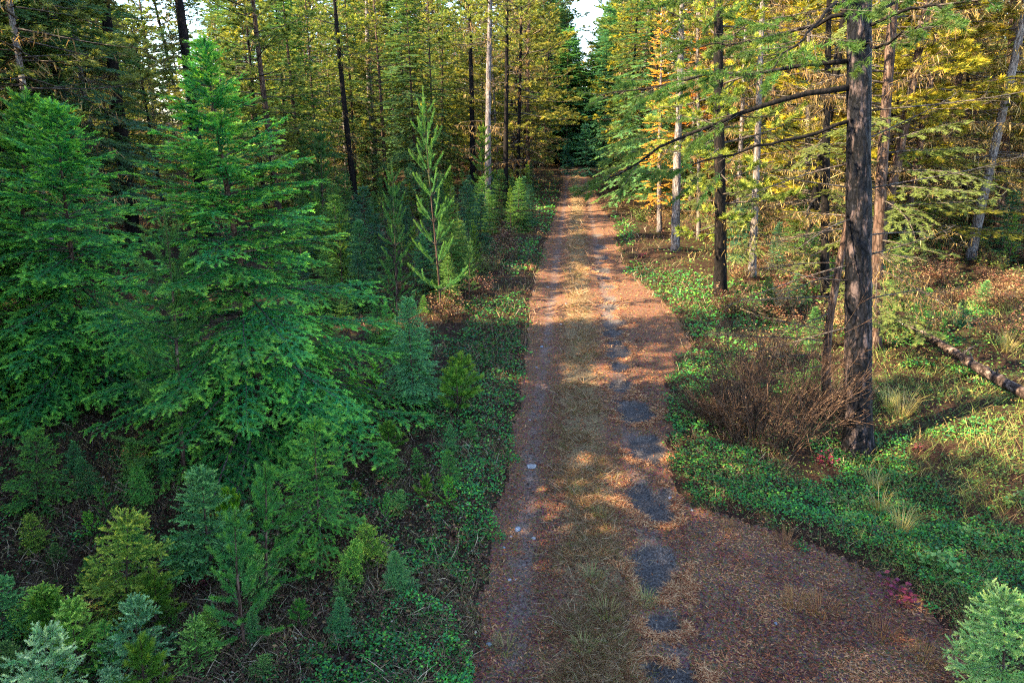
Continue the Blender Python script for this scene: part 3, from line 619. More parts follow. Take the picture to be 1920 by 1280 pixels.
tall('pine4', 706, 360, 692, 0, 13, 16, 'pine_tree', 'pale lichen covered pine trunk left of the slender pines', M_PALE, 3.3, (1.1, 1.05, .9))
tall('pine4', 668, 400, 636, 0, 12, 15, 'pine_tree', 'black based pine leaning above the largest fir', M_CHAR, 4.3, (1.15, 1.1, .9))
tall('fir1', 983, 325, 985, 100, 7, 15, 'fir_tree', 'thin dark fir trunk near the far end of the track', None, .3, (.9, 1, 1))
tall('pine3', 1350, 560, 1352, 180, 23, 14, 'burnt_tree', 'black charred trunk standing in green bearberry right of the track', M_CHAR, 2, (1, 1.05, .9), ('dead_branches',))
tall('pine4', 1265, 482, 1268, 100, 16, 14, 'pine_tree', 'grey trunk beside the golden larch boughs', M_PALE, 1.1, (1.1, 1.1, .9))
tall('larch', 1236, 440, 1238, 60, 10, 9.5, 'larch_tree', 'golden orange larch right of the track', M_PALE, 1, (1.5, 1.35, 1.1))
tall('snag2', 1409, 528, 1428, 150, 14, 14, 'pine_tree', 'pale trunk lit along one edge, third right of the charred one', M_PALE, .3)
tall('snag1', 1380, 462, 1397, 150, 10, 14, 'pine_tree', 'thin pale trunk just right of the charred black trunk', M_PALE, 1.3)
tall('pine4', 1218, 375, 1215, 120, 11, 15, 'pine_tree', 'dark trunk right of the track behind the larch', M_CHAR, .7, (.9, .9, .8))
tall('snag1', 1310, 445, 1312, 120, 8, 14, 'dead_tree', 'thin pale dead tree between grey trunk and charred trunk', M_PALE, 2.3)
tall('snag1', 1512, 470, 1518, 100, 11, 14, 'dead_tree', 'lichen hung dead tree left of the burnt pine', M_PALE, 3.3)
tall('snag2', 1545, 570, 1552, 250, 16, 13, 'burnt_tree', 'dark trunk with bare drooping boughs left of the burnt pine', M_CHAR, 4.3)
tall('snag1', 1637, 665, 1664, 0, 22, 14, 'pine_tree', 'reddish brown trunk close behind the burnt pine', M_BROWN, 5.3)
tall('snag2', 1727, 400, 1724, 60, 8, 14, 'dead_tree', 'thin pale trunk right of the burnt pine', M_PALE, .9)
tall('snag1', 1825, 412, 1838, 100, 13, 15, 'dead_tree', 'brown trunk left of the thick lichen grey one by the far right', M_BROWN, 1.9)
tall('snag2', 1870, 448, 1888, 40, 21, 15, 'dead_tree', 'thick dark trunk with grey lichen at far right', M_BROWN, 2.9)
tall('snag1', 1806, 420, 1812, 200, 9, 13, 'burnt_tree', 'short dark trunk in sunny brush at far right', M_CHAR, 3.9)

# ------------------------------------------------------------------ the burnt pine, nearest trunk right of the track
def burnt_pine():
    rng = np.random.default_rng(77); b, ln_, h_ = upright(1611, 832, 1611, 0)
    t = thing('burnt_pine', 'tall burnt pine with black and pink flaking bark, nearest the camera right of the track', 'tree', b, 0, 1, None, ln_); TAKEN.append((b[0], b[1], 1.5))
    H, n, sd_ = 15.0, 520, 72; z = np.concatenate([[-.15], np.linspace(0, 8.2, n - 40), np.linspace(8.4, H, 39)])
    r = .205 * (1 - z / H * .75) + .07 * np.exp(-np.maximum(z, 0) / .22)
    th = np.arange(sd_) / sd_ * 2 * np.pi
    Z, TH = np.meshgrid(z, th, indexing='ij'); q = TH * .22 * 3
    # furrowed plates: ridged noise stretched along the stem
    cx, cy_ = np.cos(TH) * .21, np.sin(TH) * .21
    w1 = vnoise(cx * 9 + 5, cy_ * 9 + Z * 1.3, .5, 21); w2 = vnoise(cx * 22 + Z * .4, cy_ * 22 + Z * 3.1, .6, 22); w3 = vnoise(TH * 9, Z * 14, .8, 23)
    d = .020 * (1 - np.abs(w1 * 2 - 1)) ** .6 + .016 * np.round(w2 * 3) / 3 + .005 * w3 - .016
    d[:, -1] = d[:, -1] * .5 + d[:, 0] * .5
    rr = r[:, None] + d; Vv = np.stack([rr * np.cos(TH), rr * np.sin(TH), Z], -1).reshape(-1, 3)
    i, j = np.meshgrid(np.arange(n - 1), np.arange(sd_), indexing='ij'); a = i * sd_ + j; b2 = i * sd_ + (j + 1) % sd_
    obj('trunk', mesh_np('trunk', Vv, np.stack([a, b2, b2 + sd_, a + sd_], -1).reshape(-1, 4), M_BURNT, None, False), t)
    def bough(h, az, L, e0, droop, up, r0, live=.25, k=.42):
        pts = branch_pts(rng, np.array([.12 * math.cos(az), .12 * math.sin(az), h]), az, L, R(e0 + rng.normal(0, 5)), droop * rng.uniform(.6, 1.3), up, 14, .5)
        pts[2:] += np.cumsum(rng.normal(0, .035, (12, 3)), 0)
        v, f = tube(pts, np.linspace(r0, .006, 14), 7, cap=True); bo = obj('bough', mesh_np('bough', v, f, M_CHAR, None, True), t)
        b, d, ln, nr = branchlets(rng, pts, L, live, .12, 50, k, .05, .6, .18); d = norm(d + rng.normal(0, .22, d.shape)); v, f = sticks(b, b + d * ln[:, None], .006); obj('twigs', mesh_np('twigs', v, f, M_TWIG), bo)
        sh = shoots_on(rng, b, d, ln, nr, .075, 48, .12, .1); keep = sh[4] > .62; P, D, Nn, L2, tp = [x[keep] for x in sh]
        C = np.array([.05, .115, .03]) * rng.uniform(.7, 1.3, (len(P), 1)) * (1 + rng.normal(0, .07, (len(P), 3)))
        Vn, Fn, Cn = needles(rng, P, D, Nn, L2, np.abs(C), 30, .085, .0105, 62, False, (.16, .22, .05), tp * rng.uniform(0, .6, len(P))); obj('needles', mesh_np('needles', Vn, Fn, M_NEEDLE, Cn), bo)
    # big arching bough to the road side, then the live boughs above it
    bough(5.75, R(186), 3.9, 2, .42, .12, .044, .3, .36)
    bough(6.1, R(172), 3.5, 8, .30, .10, .035); bough(6.9, R(222), 2.6, 5, .25, .1, .03)
    bough(6.7, R(150), 2.9, 10, .25, .1, .03); bough(6.25, R(268), 1.5, 20, .2, .1, .025, .15); bough(6.5, R(320), 1.8, 15, .2, .1, .025, .2)
    bough(7.0, R(165), 3.0, 8, .3, .1, .03, .2); bough(6.9, R(345), 1.8, 15, .2, .1, .025, .2)
    bough(5.3, R(182), 3.0, -4, .2, .12, .03, .5); bough(6.6, R(25), 2.0, 15, .2, .1, .025)
    for h in np.arange(7.2, 14.5, .3): bough(h, rng.uniform(0, 6.28), rng.uniform(1.2, 2.6) * (1.15 - h / 18), 15, .22, .12, .024, .3)
    lich = []
    for h, az, L, e0, dr in ((4.35, 190, 1.5, 18, .1), (4.3, 5, 2.8, 2, .12), (3.2, 182, 2.3, -2, .28), (2.95, 188, 1.6, 12, -.05), (3.3, -5, 1.4, 10, .1), (5.0, 12, 1.7, 15, .1), (3.9, 205, 1.3, 5, .3), (5.4, -8, 2.6, -3, .05), (2.6, 10, 1.1, 5, .2), (4.7, 170, 1.8, 0, .3), (2.2, 176, 1.6, -5, .2), (3.6, 25, 2.0, -4, .2)):
        pts = branch_pts(rng, np.array([.1 * math.cos(R(az)), .1 * math.sin(R(az)), h]), R(az), L, R(e0), dr, .1, 10, .3); dw = [tube(pts, np.linspace(.014, .004, 10), 5)]
        b, d, ln, nr = branchlets(rng, pts, L, .3, .13, 48, .26, -.02, .7, .05); dw.append(sticks(b, b + d * ln[:, None], .004)); e = b + d * (ln * .6)[:, None]; dd = norm(d + rng.normal(0, .5, d.shape)); dw.append(sticks(e, e + dd * (ln * .6)[:, None], .003))
        v, f, _ = cat(dw); obj('dead_branch', mesh_np('dead_branch', v, f, M_TWIG), t); lich.append(lichen_on(rng, e, 1, .14, .008, LICH))
    v, f, c = cat(lich); obj('lichen', mesh_np('lichen', v, f, M_DRY, c), t)
burnt_pine()
# thin crooked trunk left of it with the dry golden spray
def crooked():
    rng = np.random.default_rng(78); b, ln_, h_ = upright(1556, 765, 1592, 380)
    t = thing('crooked_tree', 'thin crooked reddish trunk leaning behind the burnt pine with a dry golden bough', 'tree', b)
    T = np.array(ln_); z = np.linspace(0, 1, 16); P = T * z[:, None] + np.stack([.14 * np.sin(z * 3.1 + .2) * -1, .05 * np.sin(z * 6), -.1 * (z == 0)], -1)
    P = np.concatenate([P, P[-1:] + T * np.linspace(.1, 1.1, 10)[:, None]]); v, f = tube(P, np.linspace(.085, .03, len(P)), 10); v[:, :] += rng.normal(0, .004, v.shape)
    obj('trunk', mesh_np('trunk', v, f, M_BROWN, None, True), t)
    dw, li = [], []
    for h, az, L, e0, dr in ((1.35, 184, 2.3, 12, .22), (1.1, 192, 1.9, 8, .25), (1.55, 172, 1.5, 14, .2), (.9, 200, 1.5, 0, .2), (2.2, 185, 1.6, 5, .25), (2.6, 200, 1.5, 0, .3), (3.0, 10, 1.4, 5, .3), (2.8, 170, 1.6, 5, .3), (1.9, 215, 1.2, 0, .3), (3.4, 190, 1.5, 0, .3)):
        base = np.array([np.interp(h, P[:, 2], P[:, 0]), np.interp(h, P[:, 2], P[:, 1]), h]); pts = branch_pts(rng, base, R(az), L, R(e0), dr, .14, 10, .3); dw.append(tube(pts, np.linspace(.014, .004, 10), 5))
        b, d, ln, nr = branchlets(rng, pts, L, .25, .09, 50, .3, -.02, .6, .1); dw.append(sticks(b, b + d * ln[:, None], .004)); sh = shoots_on(rng, b, d, ln, nr, .06, 45, .09, .2)
        dw.append(sticks(sh[0], sh[0] + sh[1] * sh[3][:, None], .0025)); n = needles(rng, sh[0], sh[1], sh[2], sh[3], pal(rng, len(sh[0]), [(.34, .26, .12), (.42, .34, .18), (.25, .18, .08)]), 9, .02, .006, 55, False); li.append(n)
    v, f, _ = cat(dw); obj('branches', mesh_np('branches', v, f, M_TWIG), t); v, f, c = cat(li); obj('dry_needles', mesh_np('dry_needles', v, f, M_DRY, c), t)
crooked()

# ------------------------------------------------------------------ the forest behind
def forest():
    rng = np.random.default_rng(5); pts = []
    KL = ['pine1', 'pine2', 'pine3', 'fir1', 'fir2', 'snag1', 'snag2', 'larch']
    LAB = dict(pine1=('pine_tree', 'brown trunked yellow green pine among the trees behind'), pine2=('pine_tree', 'pale trunked lichen hung pine among the trees behind'), pine3=('pine_tree', 'bushy black trunked pine among the trees behind'),
               fir1=('fir_tree', 'dense dark green fir among the trees behind'), fir2=('fir_tree', 'narrow black trunked fir among the trees behind'), larch=('larch_tree', 'golden larch among the trees behind'),
               snag1=('dead_tree', 'bare tree draped in lichen among the trees behind'), snag2=('dead_tree', 'sparse tree with golden lichen among the trees behind'))
    def where(x, y):
        px = 960 + FPX * x / (y * CP + 1.5)
        if y < 19: return 'beside the near left side of the track'
        if y > 76: return 'in the far wall of trees ' + ('left of the sky gap' if px < 1040 else 'under the sky gap' if px < 1150 else 'right of the sky gap')
        if px < 300: return 'behind the fir with the orange leader'
        if px < 620: return 'behind the largest young fir'
        if px < 1092: return 'behind the tall pale pine left of the track'
        if px < 1480: return 'behind the charred black trunk right of the track'
        if px < 1680: return 'close behind the burnt pine'
        return 'beyond the fallen log'
    def put(kind, x, y, H, tint=(1, 1, 1), shade=False):
        d = abs(960 + FPX * x / (y * CP + 1.5) - 1092)              # the trees get lower towards the open slot over the track
        if y > 45 and d < 100: H = min(H, height_at(x, y, 125 - max(0, d - 6) * 3.4) - gz1(x, y))
        n, l = LAB[kind]; l = l.replace('among the trees behind', where(x, y)); wd = rng.uniform(1.3, 1.75) if kind != 'larch' else 1.1
        plant(PROTO[kind], n, l, 'tree', (x, y, gz1(x, y) - .05), rng.uniform(0, 6.28), (wd * H / PH[kind], wd * H / PH[kind], H / PH[kind]), 'trees: ' + l, (rng.normal(0, .02), rng.normal(0, .02), 1), tint, rng.uniform(.55, 1.0) / wd)
    tries = 0
    while tries < 15000 and len(pts) < 300:
        tries += 1
        y = 19 + 70 * rng.random() ** 1.1; x = rng.uniform(-.84, .90) * (y + 5)
        c = float(xc(np.array([y]))[0]); side = x - c; ppx = 960 + FPX * x / (y * CP + 1.5)
        if abs(side) < 3.2: continue
        if y < 29 and -13 < x < 0: continue
        if x < 0 and y < 44 and ppx > 570: continue
        if x > 0 and y < 40 and ppx < 1480: continue
        if x > 0 and (y < 24 or y < 48 and rng.random() < .4): continue
        band = -36 < x < -14 and y > 30
        if band and rng.random() < .55: continue
        if x <= -36 and rng.random() < .4: continue
        if any((x - a) ** 2 + (y - b) ** 2 < max(r, 1.9 + .006 * y) ** 2 for a, b, r in pts + TAKEN): continue
        pts.append((x, y, 1.9))
        if side > 0: p = [.17, .10, .17, .05, .03, .28, .18, .02]
        else: p = [.24, .19, .27, .12, .08, .03, .07, .0]
        if x < 0 and y < 30: p = [.1, .15, .05, .3, .25, .07, .08, 0]
        if band: p = [.28, .05, .37, .2, .08, .0, .02, .0]
        k = KL[rng.choice(8, p=np.array(p) / sum(p))]
        put(k, x, y, rng.uniform(7.5, 11.5) if band else rng.uniform(11.5, 15) if -14 < x < 0 and y > 34 else rng.uniform(14, 19), (1.4, 1.05, .6) if side > 0 and rng.random() < .7 else (1, 1, 1))
    for k in range(215):                            # the closed wall of trees at the back
        y = 80 + 60 * rng.random(); x = rng.uniform(-.84, .84) * y; c = float(xc(np.array([min(y, 70.0)]))[0]); ppx = 960 + FPX * x / y
        if y < 84 and abs(x - c) < 4: continue
        H = min(rng.uniform(22, 28), (12.5 + abs(ppx - 1092) * .3) * y / 95 + rng.normal(0, .4))
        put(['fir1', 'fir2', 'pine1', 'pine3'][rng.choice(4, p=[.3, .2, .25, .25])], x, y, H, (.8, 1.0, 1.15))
    for k in range(40):                             # firs that close the end of the track, teal tint painting haze and shade
        ppx = rng.uniform(1020, 1165); y = rng.uniform(76, 104); x = (ppx - 960) / FPX * y; c = float(xc(np.array([min(y, 70.0)]))[0])
        if y < 80 and abs(x - c) < 2.2: continue
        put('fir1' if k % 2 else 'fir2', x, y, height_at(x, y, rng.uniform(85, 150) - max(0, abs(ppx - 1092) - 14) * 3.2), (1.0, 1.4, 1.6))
    # tall trees just out of view on the sunny side: their shade lies over the near track
    for x, y, k, H in ((-11.5, 3.5, 'fir1', 15), (-14, 7.5, 'pine3', 16), (-13, 11.5, 'fir2', 17), (-17, 4.5, 'fir1', 17), (-18, 10, 'fir1', 17), (-19, 14.5, 'pine1', 17), (-22, 18.5, 'fir2', 17), (-15.5, 16.0, 'pine3', 14), (-10.5, -1, 'fir1', 16), (-24, 12, 'fir1', 18), (-22, 6, 'fir2', 18), (-8.5, 2.2, 'fir1', 15), (-10.5, 6.8, 'fir1', 15), (-6.8, -.8, 'fir2', 15), (-12.5, .3, 'fir2', 16), (-9, -6, 'fir2', 17), (-14, -2, 'fir1', 18), (-19, 0, 'fir1', 18), (-24, 3, 'pine3', 18)):
        put(k, x, y, H)
forest()

# ------------------------------------------------------------------ fallen log
def fallen_log():
    rng = np.random.default_rng(61); a = ground_pt(1648, 612); b = ground_pt(2060, 885); a = np.array(a); b = np.array(b); n = 60
    t = np.linspace(0, 1, n)[:, None]; P = a * (1 - t) + b * t; P[:, 2] = gz(P[:, 0], P[:, 1]) * .3 + np.linspace(a[2], b[2], n) * .7 + .24; P[:, :2] += np.stack([.05 * np.sin(t[:, 0] * 7), .05 * np.sin(t[:, 0] * 5)], -1)
    root = thing('fallen_log', 'dark fallen log lying across grass beyond the burnt pine', 'log', tuple(a)); P = P - a
    v, f = tube(P, np.linspace(.07, .105, n) * rng.uniform(.92, 1.08, n), 14); v += rng.normal(0, .006, v.shape); obj('trunk', mesh_np('trunk', v, f, M_LOG, None, True), root)
    for k in range(9):
        i = rng.integers(4, n - 2); d = norm(np.array([rng.normal(0, .5), rng.normal(-.3, .5), rng.uniform(.2, 1)])); L = rng.uniform(.15, .5)
        v, f = tube(P[i] + d * np.linspace(0, L, 5)[:, None], np.linspace(.02, .008, 5), 5); obj('branch_stub', mesh_np('branch_stub', v, f, M_TWIG, None, True), root)
fallen_log()

# ------------------------------------------------------------------ bare shrubs
def shrub_mesh(seed, n, H, Rr, lvl=3, r=.006, leafcols=None, leafn=0, ls=.03, spread=1.0):
    rng = np.random.default_rng(seed); W = []; a = rng.uniform(0, 6.28, n); q = np.sqrt(rng.random(n))
    P = np.stack([np.cos(a) * q * Rr * .35, np.sin(a) * q * Rr * .35, np.full(n, -.03)], -1); D = norm(np.stack([np.cos(a) * q * spread, np.sin(a) * q * spread, rng.uniform(.9, 1.9, n)], -1)); L = H * rng.uniform(.18, .66, n) ** 1.15; ends = []
    for k in range(lvl):
        Q = P + D * L[:, None]; W.append(sticks(P, Q, r * .62 ** k * rng.uniform(.7, 1.2, len(P)))); ends.append(Q)
        c = 3; i = np.repeat(np.arange(len(P)), c); f = rng.uniform(.45, 1.0, len(i)); P = P[i] + D[i] * (L[i] * f)[:, None]; D = norm(D[i] + rng.normal(0, .42, (len(i), 3)) + np.array([0, 0, .12])); L = L[i] * rng.uniform(.4, .75, len(i))
    v, f, _ = cat(W); out = dict(branches=mesh_np('branches', v, f, M_SHRUB))
    if leafn:
        E = np.concatenate(ends); i = rng.integers(0, len(E), leafn); th = rng.uniform(0, 6.28, leafn); d = norm(np.stack([np.cos(th), np.sin(th), rng.uniform(-.5, .5, leafn)], -1)); nn = norm(rng.normal(0, .5, (leafn, 3)) + UP)
        v, f, c = leaves(rng, E[i] + rng.normal(0, .04, (leafn, 3)), d, norm(nn - d * (nn * d).sum(-1, keepdims=True)), ls * rng.uniform(.7, 1.3, leafn), ls * .6 * rng.uniform(.7, 1.3, leafn), pal(rng, leafn, leafcols)); out['leaves'] = mesh_np('leaves', v, f, M_LEAF, c)
    return out
M_SHRUB = bark_mat('red_brown_twigs', (.03, .016, .012), (.065, .034, .024), (.13, .075, .05), (.2, .13, .085), 14, 14)
SB = shrub_mesh(71, 120, 1.85, 1.7, 4, .011, [(.28, .24, .07), (.2, .11, .06), (.3, .2, .1)], 350, .03, 1.0)
plant(SB, 'bare_shrub', 'big leafless brown shrub with dense thin twigs beside the burnt pine', 'shrub', ground_pt(1435, 825), .3, (1, 1, 1.15))
plant(SB, 'bare_shrub', 'lower tangle of bare twigs at the track side of the big leafless shrub', 'shrub', ground_pt(1350, 800), 4.1, (.62, .7, .5))
plant(SB, 'bare_shrub', 'leafless twiggy shrub at the foot of the crooked trunk', 'shrub', ground_pt(1545, 770), 2.3, .4)
SBR = shrub_mesh(72, 40, .8, .6, 3, .006, [(.22, .09, .05), (.3, .17, .08), (.16, .05, .04), (.35, .25, .12)], 500, .05, .8)
SBG = shrub_mesh(73, 34, .7, .6, 3, .006, [(.08, .16, .03), (.14, .2, .04), (.2, .2, .05), (.05, .12, .04)], 600, .055, .9)
def brush():
    rng = np.random.default_rng(74); spots = []
    tries = 0
    while len(spots) < 270 and tries < 6000:
        tries += 1; px, py = rng.uniform(-100, 2000), 330 + 360 * rng.random() ** 1.2
        x, y = at1(px, py); r = float(road_in(np.array([x]), np.array([y]))[0])
        if r > -1.0 or (px < 760 and py > 480): continue
        if px > 1130 and px < 1360 and py > 480: continue
        if any((x - a) ** 2 + (y - b) ** 2 < .8 for a, b in spots): continue
        spots.append((x, y)); rd = px > 1000; wh = 'left of the track behind the firs' if px < 620 else 'left of the track among the saplings' if px < 1080 else 'right of the track before the charred trunk' if px < 1400 else 'behind the burnt pine' if px < 1700 else 'beyond the fallen log'; gr = rng.random() < (.3 if rd else .4)
        plant(SBG if gr else SBR, 'low_shrub', (('low green shrub with yellowing leaves ' if gr else 'low rust brown shrub ') + wh), 'shrub', (x, y, gz1(x, y)), rng.uniform(0, 6.28), rng.uniform(.7, 1.5), ('green' if gr else 'brown') + ' undergrowth shrubs ' + wh)
brush()
def rusty():
    rng = np.random.default_rng(79)
    for k in range(70):
        px, py = rng.uniform(1655, 2000), rng.uniform(400, 610); x, y = at1(px, py)
        plant(SBR, 'low_shrub', 'low rust brown shrub beyond the fallen log', 'shrub', (x, y, gz1(x, y)), rng.uniform(0, 6.28), rng.uniform(.6, 1.1), 'brown undergrowth shrubs beyond the fallen log')
rusty()
# red leaved plant and a few crimson and coloured neighbours
SRD = shrub_mesh(75, 12, .32, .3, 2, .005, [(.20, .03, .05), (.15, .025, .055), (.28, .05, .05), (.10, .05, .045)], 120, .06, 1.2)
for px, py, s, lab in ((1672, 1120, 1.0, 'crimson leaved plant at the edge of the turnout'), (1545, 855, .9, 'pinkish red plant at the foot of the bare shrub'), (1725, 845, .5, 'small scarlet plant in grass right of the burnt pine'), (1640, 1015, .5, 'small magenta plant in the bearberry'), (365, 1085, .6, 'dark red plant beside the yellow green spruce'), (140, 975, .35, 'tiny orange red plant in dead grass under the low fir'), (1205, 488, .9, 'pinkish shrub at the right track edge in the sun')):
    plant(SRD, 'red_plant', lab, 'plant', ground_pt(px, py), px, s)
SGP = shrub_mesh(76, 9, .4, .3, 2, .005, [(.08, .2, .05), (.14, .25, .06), (.2, .27, .07)], 90, .085, 1.2)
for px, py, s, lab in ((1745, 1075, 1.0, 'pale green leafy plant right of the crimson one'), (1790, 1010, .8, 'pale green leafy plant among grass stems above the crimson plant'), (1590, 990, .6, 'lime leafed plant in the bearberry by the turnout'), (1570, 940, .6, 'yellowish leafed plant in the bearberry under the burnt pine'), (1890, 950, .9, 'green leafy plant at the right picture edge')):
    plant(SGP, 'leafy_plant', lab, 'plant', ground_pt(px, py), px, s)

# ------------------------------------------------------------------ grass tufts that stand out
def tuft(seed, n, L, cols, w=.006, spread=.16):
    rng = np.random.default_rng(seed); a = rng.uniform(0, 6.28, n); D = np.stack([np.cos(a), np.sin(a), np.zeros(n)], -1); P = D * (spread * .5 * np.sqrt(rng.random(n)))[:, None]
    return mesh_np('grass', *(lambda t: (t[0], t[1], M_DRY, t[2]))(blades(rng, P, D, norm(np.tile(UP, (n, 1)) + D * .25), L * rng.uniform(.5, 1.2, n), np.full(n, w), pal(rng, n, cols), rng.uniform(.2, 1, n))))
TG = tuft(81, 90, .5, [(.4, .33, .1), (.3, .28, .07), (.45, .36, .16)]); TO = tuft(82, 90, .2, [(.3, .13, .05), (.36, .19, .07), (.22, .1, .05)], .005, .3); TV = tuft(83, 80, .22, [(.16, .19, .06), (.24, .22, .08), (.3, .22, .1)], .006, .25)
for me, px, py, s, lab in ((TG, 1690, 790, 1.3, 'golden grass tuft right of the burnt pine'), (TG, 1665, 770, 1.0, 'smaller golden grass tuft against the burnt pine'), (TG, 1650, 950, .9, 'tall thin yellow grass stems below the burnt pine'), (TG, 1640, 905, .8, 'yellow grass stems above the tallest ones'), (TG, 1690, 1000, .9, 'yellow grass stems among leafy plants'), (TG, 1750, 640, 1.0, 'straw coloured tuft beside the fallen log'), (TG, 1880, 690, 1.2, 'straw coloured tuft at the right edge beyond the log'),
    (TO, 1655, 1190, .9, 'orange dry grass tuft in sunlight on the turnout'), (TO, 1490, 1130, 1, 'rusty grass tuft on the turnout'), (TO, 1540, 1145, 1.1, 'rusty grass tuft right of its twin on the turnout'), (TO, 1475, 1020, .9, 'rust brown tuft at the bearberry edge'), (TO, 1730, 1235, .9, 'rusty tuft near the mint sapling'), (TO, 990, 510, 1.2, 'orange tuft at the left track edge'), (TO, 1096, 508, .8, 'small orange tuft in the middle of the track'), (TO, 1365, 990, .7, 'rusty tuft left of the bearberry tongue'),
    (TV, 1138, 1160, 1.0, 'yellow green tuft in the track middle, largest'), (TV, 1110, 1090, .9, 'olive tuft in the track middle'), (TV, 950, 1215, .9, 'olive tuft on the left wheel track'), (TV, 1125, 970, .7, 'green tuft beside the deep pothole'), (TV, 1095, 1220, .8, 'olive tuft at the bottom of the track middle'), (TV, 1080, 930, .7, 'pale tuft in the track middle above the others'), (TV, 1210, 1130, .8, 'olive tuft at the lip of the lowest pothole')):
    tag(obj('grass_tuft', me), lab, 'grass tuft'); o = COL.objects[-1]; o.location = ground_pt(px, py); o.scale = (s,) * 3; o.rotation_euler[2] = px

# ------------------------------------------------------------------ stones on the track
def stone_mesh(seed):
    rng = np.random.default_rng(seed); import bmesh; bm = bmesh.new(); bmesh.ops.create_icosphere(bm, subdivisions=2, radius=1)
    dirs = norm(rng.normal(0, 1, (9, 3))); cut = rng.uniform(.55, .9, 9)
    for v in bm.verts:
        c = np.array(v.co); 
        for d, k in zip(dirs, cut):
            e = float(c @ d)
            if e > k: c = c - d * (e - k)
        v.co = c
    me = bpy.data.meshes.new('stone'); bm.to_mesh(me); bm.free(); me.materials.append(M_STONE); return me
m_, nt_, out_ = mat('pale_stone'); M_STONE = m_
n_ = N(nt_, 'ShaderNodeTexNoise', Scale=4.0, Detail=6.0); p_ = N(nt_, 'ShaderNodeBsdfPrincipled', Roughness=.8); oi_ = nt_.nodes.new('ShaderNodeObjectInfo')
nt_.links.new(mixc(nt_, 1.0, ramp(nt_, n_.outputs[0], [(.3, (.11, .105, .11)), (.7, (.3, .285, .28))]), oi_.outputs['Color'], 'MULTIPLY'), p_.inputs['Base Color']); nt_.links.new(p_.outputs[0], out_.inputs[0])
STN = [stone_mesh(90 + k) for k in range(4)]
for k, (px, py, wpx, tint, lab) in enumerate(((998, 870, 24, (1.2, 1.15, 1.1), 'flat pale stone, widest on the left wheel track'), (970, 988, 17, (.65, .85, 1.1), 'bluish grey stone on the left wheel track'), (1001, 1005, 11, (1.1, 1.1, 1.1), 'small oval white stone right of the bluish one'), (958, 1002, 8, (1.2, 1.1, 1.1), 'tiny pinkish stone below the bluish one'), (945, 1025, 8, (.9, 1, 1.1), 'tiny grey stone at the bearberry edge'), (955, 1083, 9, (1.2, 1.1, 1.1), 'pinkish stone in the lower left wheel track'), (967, 1081, 5, (1.4, 1.4, 1.4), 'white pebble beside the pinkish stone'), (917, 1207, 17, (.6, .65, .7), 'grey flat stone near the lower left track edge'),
    (1015, 647, 11, (.8, .95, 1.15), 'rounded pale blue stone on the left wheel track'), (1006, 686, 6, (1, 1, 1.1), 'small stone below the rounded pale blue one'), (1052, 608, 8, (1, 1, 1.1), 'pale stone beside the middle strip'), (1061, 570, 8, (1.1, 1.1, 1.1), 'small flat white stone in the middle strip'), (1027, 537, 7, (1.1, 1.05, 1), 'pale stone at the left track edge far along'), (1001, 545, 6, (1, 1, 1), 'tiny stone left of the pale far one'), (993, 784, 6, (1.2, 1.2, 1.2), 'white pebble above the widest stone'), (1257, 932, 11, (1, 1, 1.1), 'pale stone at the right lip of the deep pothole'), (1297, 956, 8, (1.2, 1.2, 1.2), 'white pebble at the edge of the bearberry'), (1455, 1101, 5, (1.5, 1.5, 1.5), 'white pebble on the turnout'), (1300, 632, 6, (1.1, 1.1, 1.2), 'white pebble on the right verge'), (1455, 1168, 10, (.8, .85, 1), 'grey stone in litter on the turnout'))):
    o = obj('stone', STN[k % 4]); tag(o, lab, 'stone'); x, y, z = ground_pt(px, py); d = y * CP + CAMZ * SP; s = wpx * d / FPX / 2 * .95
    o.location = (x, y, z + s * .04); o.scale = (s, s * .8, s * .45); o.rotation_euler = (0, 0, k * 1.3); o.color = (*tint, 1)

# ------------------------------------------------------------------ ground cover
def inpoly(x, y, poly):
    poly = np.asarray(poly, float); c = np.zeros(len(x), bool); j = len(poly) - 1
    for i in range(len(poly)):
        xi, yi = poly[i]; xj, yj = poly[j]; m = ((yi > y) != (yj > y)) & (x < (xj - xi) * (y - yi) / (yj - yi + 1e-9) + xi); c ^= m; j = i
    return c
BEAR = [[(990, 560), (978, 700), (970, 790), (952, 880), (925, 985), (900, 1095), (860, 1075), (800, 1010), (815, 900), (790, 830), (810, 720), (860, 640), (900, 570)], [(735, 1060), (790, 1035), (820, 1075), (800, 1110), (740, 1100)], [(520, 1330), (600, 1220), (700, 1165), (800, 1150), (870, 1215), (880, 1330)],
        [(1165, 505), (1200, 500), (1340, 535), (1370, 600), (1330, 625), (1290, 608), (1230, 560)], [(1245, 745), (1262, 690), (1330, 665), (1340, 720), (1320, 800), (1330, 850), (1262, 815)], [(1256, 825), (1330, 830), (1400, 880), (1560, 895), (1700, 940), (1980, 1000), (1980, 1180), (1800, 1130), (1690, 1090), (1560, 1032), (1420, 985), (1310, 950), (1270, 900)],
        [(900, 455), (1015, 450), (1020, 495), (960, 525), (930, 500)], [(960, 350), (1046, 336), (1046, 375), (1030, 440), (985, 435)], [(1150, 405), (1200, 430), (1190, 470), (1158, 460)], [(1098, 352), (1120, 335), (1150, 330), (1150, 345), (1120, 362)], [(1340, 540), (1480, 560), (1480, 600), (1400, 610), (1350, 600)]]
def scatter(rng, n, x0=-250, x1=2170, y0=322, y1=1480, pw=1.0):
    px = rng.uniform(x0, x1, n); py = y0 + (y1 - y0) * rng.random(n) ** pw; xy = at(px, py); x, y = xy[:, 0], xy[:, 1]
    return px, py, x, y, road_in(x, y), np.clip(y / 9, .75, 5)
def stuff(name, geo, m, lab, catg): v, f, c = geo; obj(name, mesh_np(name, v, f, m, c), None, 'stuff', lab, catg)
